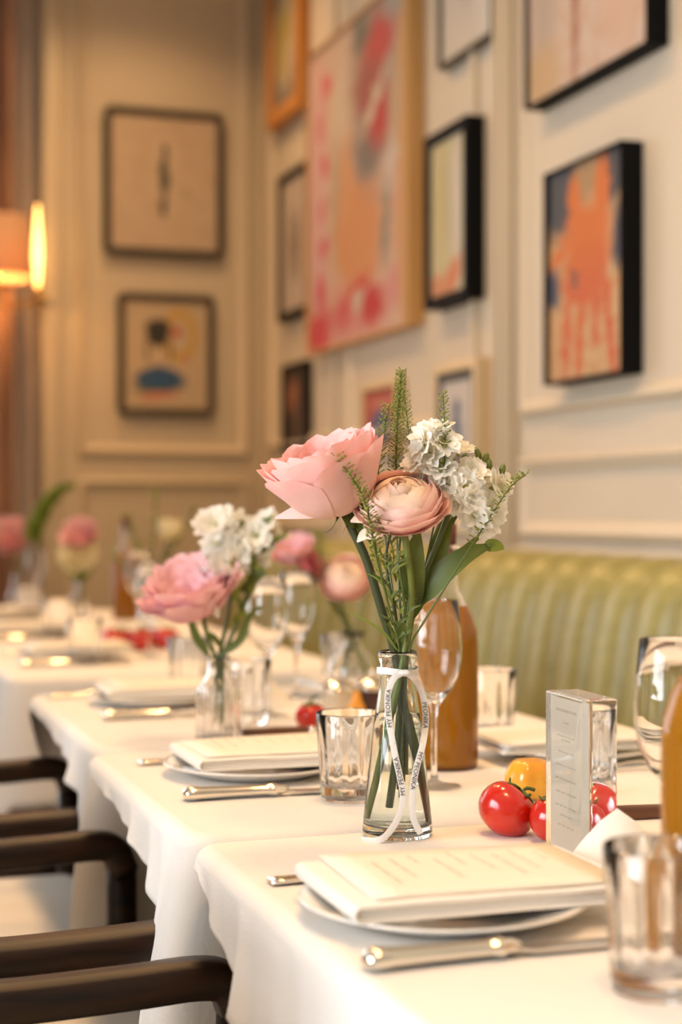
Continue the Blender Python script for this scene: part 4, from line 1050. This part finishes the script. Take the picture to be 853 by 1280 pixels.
for j, e in enumerate(((-.05, .30), (.10, .30), (-.09, .20), (.13, .20), (.02, .36), (-.03, .12), (.05, .14))):
    q = [(0, 0, .03), (0, 0, .12), (e[0] * .5, rnd.uniform(-.03, .03), .12 + (e[1] - .1) * .5), (e[0], rnd.uniform(-.05, .03), e[1])]
    stem(t, q, .0016, STEM)
    for k in range(8):
        u = .4 + .6 * k / 7; b = Vector(q[1]).lerp(Vector(q[3]), u); d = Vector((rnd.uniform(-1, 1), rnd.uniform(-1, 1), rnd.uniform(.1, 1))).normalized() * .035
        obj('leaf', leaf_mesh('leaf', [b, b + d * .4, b + d * .75 + Vector((0, 0, -.002)), b + d + Vector((0, 0, -.006))], .007, LEAF if j % 2 else LEAFY, .2), t)
far_vase(.745, 4.50, 'clear bud vase beside the far amber bottle'); V5 = (.745, 4.50)
t = vase_stem(*V5, 'pink_bloom', 'blurred deep pink bloom on top of cream flowers near the far amber bottle', 'flower')
stem(t, [(0, 0, .02), (.003, 0, .12), (.0, 0, .2)], .003, STEM)
bloom(t, peony_layers(PEONY), (.005, .01, .225), (-.1, -.75, .6), .4, .14, 41, .80)
t = vase_stem(*V5, 'stock_flower', 'cream white flowers under the far deep pink bloom', 'flower')
stem(t, [(.004, 0, .02), (.006, 0, .12), (.01, 0, .17)], .003, STEMY)
rnd = random.Random(18)
stock(t, [((rnd.uniform(-.045, .06), rnd.uniform(-.05, -.02), rnd.uniform(.155, .20)), (rnd.uniform(-.6, .6), -.8, .3)) for _ in range(14)], CREAM, 'c', 1.3, 7)
for k in range(8):
    a = -1 + k * .28; obj('leaf', leaf_mesh('leaf', [(0, 0, .11), (a * .02, -.01, .13), (a * .04, -.01, .15), (a * .055, -.01, .155)], .008, LEAFY, .2, up=Vector((0, -1, .2))), t)
far_vase(.615, 4.86, 'clear bud vase at the left edge of the picture'); V6 = (.615, 4.86)
t = vase_stem(*V6, 'pink_bloom', 'blurred coral pink bloom cut off by the left edge', 'flower')
stem(t, [(0, 0, .02), (0, 0, .12), (-.01, 0, .18), (-.02, 0, .205)], .003, STEM)
bloom(t, peony_layers(PEONY), (-.022, .02, .215), (.1, -.75, .55), .4, .12, 51, .92)
t = vase_stem(*V6, 'bells_of_ireland', 'curving bright green bells of Ireland stem at far left', 'greenery')
ps = [(.004, .0, .02), (.006, 0, .12), (.03, 0, .20), (.06, 0, .27), (.095, 0, .335), (.135, 0, .375), (.165, 0, .385)]
stem(t, ps, .003, STEMY)
bell = mesh('bell', *lathe([(0, -.004), (.005, -.002), (.010, .006), (.017, .016), (.0165, .0165), (.009, .007), (0, 0)], 12), soft('bell_green', (.26, .36, .04), (.34, .44, .06), .4))
pc = catmull(ps, 8); rnd = random.Random(2)
for k in range(54):
    u = .38 + .62 * k / 53; q = u * (len(pc) - 1); i = min(int(q), len(pc) - 2); p = pc[i].lerp(pc[i + 1], q - i)
    a = k * 2.4; d = Vector((math.cos(a), math.sin(a), .3)); s = 1.15 - .6 * (u - .38) / .62
    obj('bell', bell, t, p + d * .007 * s, axis_rot(d), (s, s, s))

# ------------------------------------------------------------------ pictures
def picture(label, wd, ht, fw, dep, fm, art, loc, rz, rounded=0.0, mount=0.0, mount_m=None, inner=None):
    t = thing('framed_picture', label, 'picture', loc, rz, 'framed pictures on the walls')
    fp = [(0, 0), (0, dep), (fw * .15, dep + .002), (fw * .85, dep), (fw, dep - .004), (fw, dep - .014)]
    sharp(obj('frame', mesh('frame', *ring(wd, ht, fp, rounded, 6 if rounded else 1), fm), t), 30)
    iw, ih = wd - 2 * fw, ht - 2 * fw; d = -(dep - .010)
    if inner:
        sharp(obj('inner_frame', mesh('inner_frame', *ring(iw + .002, ih + .002, [(0, dep - .013), (0, dep - .004), (inner[0], dep - .006), (inner[0], dep - .014)], 0, 1), inner[1]), t), 30)
        iw -= 2 * inner[0]; ih -= 2 * inner[0]
    if mount:
        obj('mount', mesh('mount', *ring(iw + .002, ih + .002, [(0, -d - .004), (0, -d + .0015), (mount, -d + .0015), (mount + .001, -d - .002)], 0, 1), mount_m or BOARD, False), t)
        iw -= 2 * mount; ih -= 2 * mount
    v = [(-iw / 2, d, -ih / 2), (iw / 2, d, -ih / 2), (iw / 2, d, ih / 2), (-iw / 2, d, ih / 2), (-iw / 2, d + .005, -ih / 2), (iw / 2, d + .005, -ih / 2), (iw / 2, d + .005, ih / 2), (-iw / 2, d + .005, ih / 2)]
    f = [(0, 1, 2, 3), (4, 7, 6, 5), (0, 4, 5, 1), (1, 5, 6, 2), (2, 6, 7, 3), (3, 7, 4, 0)]
    uv = [(0, 0), (1, 0), (1, 1), (0, 1)] * 2
    obj('artwork', mesh('artwork', v, f, art, False, uv), t)
    return t
def rpic(label, yn, yf, z0, z1, *a, **k): return picture(label, yf - yn, z1 - z0, *a, loc=(WX - .001, (yn + yf) / 2, (z0 + z1) / 2), rz=-math.pi / 2, **k)
def bpic(label, x0, x1, z0, z1, *a, **k): return picture(label, x1 - x0, z1 - z0, *a, loc=((x0 + x1) / 2, WY - .001, (z0 + z1) / 2), rz=0, **k)
CRM = (.62, .48, .36)
bpic('rounded dark frame with one vertical dark stroke on cream, far wall upper', 1.018, 1.457, 1.975, 2.50, .026, .03, DKBRN,
     paint('art_stroke', CRM, [(.5, .55, .045, .17, 0, (.06, .07, .06), .35), (.49, .32, .04, .06, 0, (.05, .06, .055), .3), (.5, .74, .03, .04, 10, (.09, .09, .07), .4), (.71, .42, .03, .04, 30, (.45, .36, .27), .5)], (.58, .44, .32), 5), rounded=.03)
bpic('rounded dark frame with black, blue and yellow abstract shapes, far wall lower', 1.068, 1.420, 1.405, 1.84, .024, .03, DKBRN,
     paint('art_abstract', (.60, .47, .33), [(.66, .68, .21, .24, 0, (.62, .38, .06), .12), (.66, .68, .13, .165, 0, (.60, .47, .33), .15), (.4, .74, .15, .09, 0, (.035, .03, .025), .2), (.40, .66, .13, .09, 0, (.03, .028, .025), .2), (.27, .53, .02, .10, 0, (.12, .09, .06), .4), (.55, .53, .02, .10, 0, (.12, .09, .06), .4), (.62, .71, .06, .045, 0, (.55, .07, .04), .25),
           (.42, .20, .30, .05, 4, (.09, .13, .07), .3), (.42, .27, .30, .10, 0, (.03, .10, .24), .15), (.40, .29, .2, .10, 0, (.03, .10, .24), .15), (.40, .115, .24, .035, 4, (.62, .25, .18), .3), (.73, .46, .04, .045, 0, (.58, .28, .20), .4)], dist=.02), rounded=.024)
rpic('honey wood framed picture with a yellow oval, high near the corner', 5.05, 5.44, 2.40, 3.00, .055, .04, GOLDW,
     paint('art_oval', (.24, .20, .16), [(.5, .5, .42, .42, 0, (.48, .40, .26), .15), (.45, .42, .26, .24, 0, (.46, .33, .05), .3), (.62, .3, .12, .16, 0, (.55, .45, .33), .4)], None))
rpic('black framed cream picture with two dark vertical strokes, left of the large painting', 5.00, 5.34, 1.715, 2.215, .026, .028, BLACK,
     paint('art_strokes', (.56, .45, .36), [(.42, .48, .07, .26, 0, (.14, .09, .05), .3), (.62, .48, .06, .24, 0, (.20, .13, .07), .35)], None))
rpic('large abstract painting in pink, red and orange with oak edge', 4.03, 4.95, 1.565, 2.526, .006, .045, OAKF,
     paint('art_large', (.60, .44, .33), [(.10, .5, .09, .52, 0, (.64, .40, .37), .3), (.34, .74, .10, .20, 0, (.60, .48, .36), .4), (.30, .46, .06, .20, 0, (.46, .34, .22), .5), (.52, .32, .23, .20, 0, (.60, .27, .11), .25), (.40, .50, .06, .16, 0, (.60, .30, .14), .4),
           (.66, .78, .20, .30, 0, (.34, .25, .20), .4), (.62, .57, .13, .08, 0, (.20, .17, .15), .4), (.72, .88, .15, .09, 15, (.52, .07, .07), .4), (.62, .76, .12, .08, 0, (.34, .10, .08), .4), (.72, .66, .10, .09, 0, (.46, .05, .05), .4), (.68, .71, .13, .025, 35, (.56, .48, .36), .4), (.55, .94, .08, .05, 0, (.16, .16, .13), .5), (.86, .97, .10, .06, 0, (.36, .34, .30), .4),
           (.88, .64, .06, .14, 0, (.50, .36, .24), .4), (.82, .47, .055, .09, -14, (.58, .48, .42), .3), (.78, .32, .035, .13, -6, (.26, .23, .17), .4), (.90, .30, .06, .16, 0, (.58, .32, .20), .4),
           (.40, .08, .42, .09, 0, (.60, .26, .22), .5), (.10, .06, .13, .07, 0, (.58, .06, .08), .4), (.36, .10, .09, .05, 0, (.58, .12, .12), .4), (.50, .16, .14, .022, 14, (.56, .06, .04), .4), (.66, .09, .12, .06, 0, (.50, .03, .04), .4), (.88, .12, .10, .05, 0, (.60, .26, .24), .5), (.52, .12, .05, .04, 0, (.55, .46, .36), .4),
           (.13, .20, .05, .06, 0, (.60, .10, .14), .4), (.16, .34, .04, .04, 0, (.60, .10, .14), .4), (.14, .46, .04, .035, 0, (.60, .14, .17), .4), (.17, .60, .04, .04, 0, (.60, .10, .14), .4), (.13, .74, .04, .05, 0, (.60, .18, .20), .4), (.20, .86, .06, .04, 30, (.60, .14, .16), .4), (.95, .5, .045, .8, 0, (.56, .32, .12), .2)], (.58, .36, .28), 16, dist=.05, dsc=16))
rpic('small dark picture with a faint orange figure, lowest near the corner', 5.02, 5.30, 1.26, 1.56, .016, .025, BLACK,
     paint('art_dark', (.05, .03, .02), [(.35, .65, .2, .2, 0, (.40, .15, .07), .5), (.6, .3, .2, .3, 0, (.09, .05, .04), .4)], None))
rpic('small cream framed picture with red border and blue centre, behind the rose', 4.17, 4.49, 1.22, 1.435, .022, .025, CREAMF,
     paint('art_blue', (.50, .10, .06), [(.5, .32, .33, .34, 0, (.09, .12, .24), .2), (.5, .75, .3, .06, 0, (.6, .24, .18), .4)], None))
rpic('cream and dark framed picture with a blue figure, behind the white stock', 3.575, 3.86, 1.155, 1.435, .024, .045, CREAMF,
     paint('art_figure', (.62, .56, .50), [(.5, .62, .13, .12, 0, (.10, .13, .20), .4), (.48, .36, .17, .2, 0, (.14, .17, .24), .4), (.6, .2, .1, .15, 0, (.20, .22, .26), .4)], None), inner=(.022, DKBRN))
rpic('deep black frame with pale green and cream art, right of the large painting', 3.622, 3.905, 1.585, 2.035, .028, .05, BLACK,
     paint('art_pale', (.56, .49, .28), [(.78, .55, .2, .5, 0, (.60, .55, .44), .4), (.3, .6, .2, .4, 0, (.54, .46, .22), .5), (.5, .60, .05, .3, 6, (.42, .38, .26), .5), (.62, .10, .24, .10, 20, (.62, .20, .08), .4), (.2, .06, .2, .08, 0, (.60, .24, .10), .5)], None))
rpic('thin framed white picture at the top edge above the deep black frame', 3.52, 3.86, 2.205, 2.62, .010, .03, DKBRN,
     paint('art_white', (.66, .58, .48), [(.5, .45, .12, .15, 0, (.48, .44, .38), .5), (.9, .5, .2, .6, 0, (.70, .66, .58), .4)], None))
rpic('large black framed mottled pink canvas cut off at the top', 2.74, 3.29, 1.965, 2.72, .005, .05, BLACK,
     paint('art_mottled', (.62, .47, .38), [(.42, .32, .025, .36, 0, (.36, .14, .07), .4), (.14, .22, .10, .2, 0, (.48, .38, .30), .5), (.12, .06, .16, .10, 0, (.56, .38, .20), .5), (.8, .3, .16, .24, 0, (.64, .42, .30), .5)], (.58, .40, .28), 14))
rpic('black framed orange splashed painting on dark ground', 2.84, 3.19, 1.335, 1.80, .007, .05, BLACK,
     paint('art_orange', (.58, .30, .12), [(.15, .9, .28, .22, 0, (.06, .055, .06), .25), (.85, .92, .2, .16, 0, (.05, .045, .05), .25), (.93, .60, .08, .14, 0, (.06, .055, .07), .3), (.06, .44, .10, .10, 0, (.06, .06, .09), .3), (.5, .92, .18, .1, 0, (.40, .24, .10), .4), (.52, .66, .30, .14, 0, (.64, .155, .012), .25), (.5, .52, .32, .10, 8, (.62, .14, .01), .25), (.36, .80, .09, .16, 10, (.64, .16, .012), .25), (.72, .84, .10, .16, -8, (.64, .16, .012), .25), (.15, .60, .14, .035, 25, (.64, .155, .012), .3),
           (.26, .26, .055, .28, -5, (.60, .14, .03), .3), (.44, .24, .055, .30, -10, (.60, .13, .02), .3), (.66, .34, .06, .22, -10, (.58, .12, .02), .3), (.82, .22, .05, .30, 12, (.58, .11, .02), .3), (.5, .42, .26, .09, 0, (.60, .12, .02), .3), (.36, .46, .04, .04, 0, (.12, .08, .06), .4), (.2, .12, .06, .03, 0, (.56, .10, .02), .4)], (.62, .42, .2), 16, dist=.085, dsc=17))
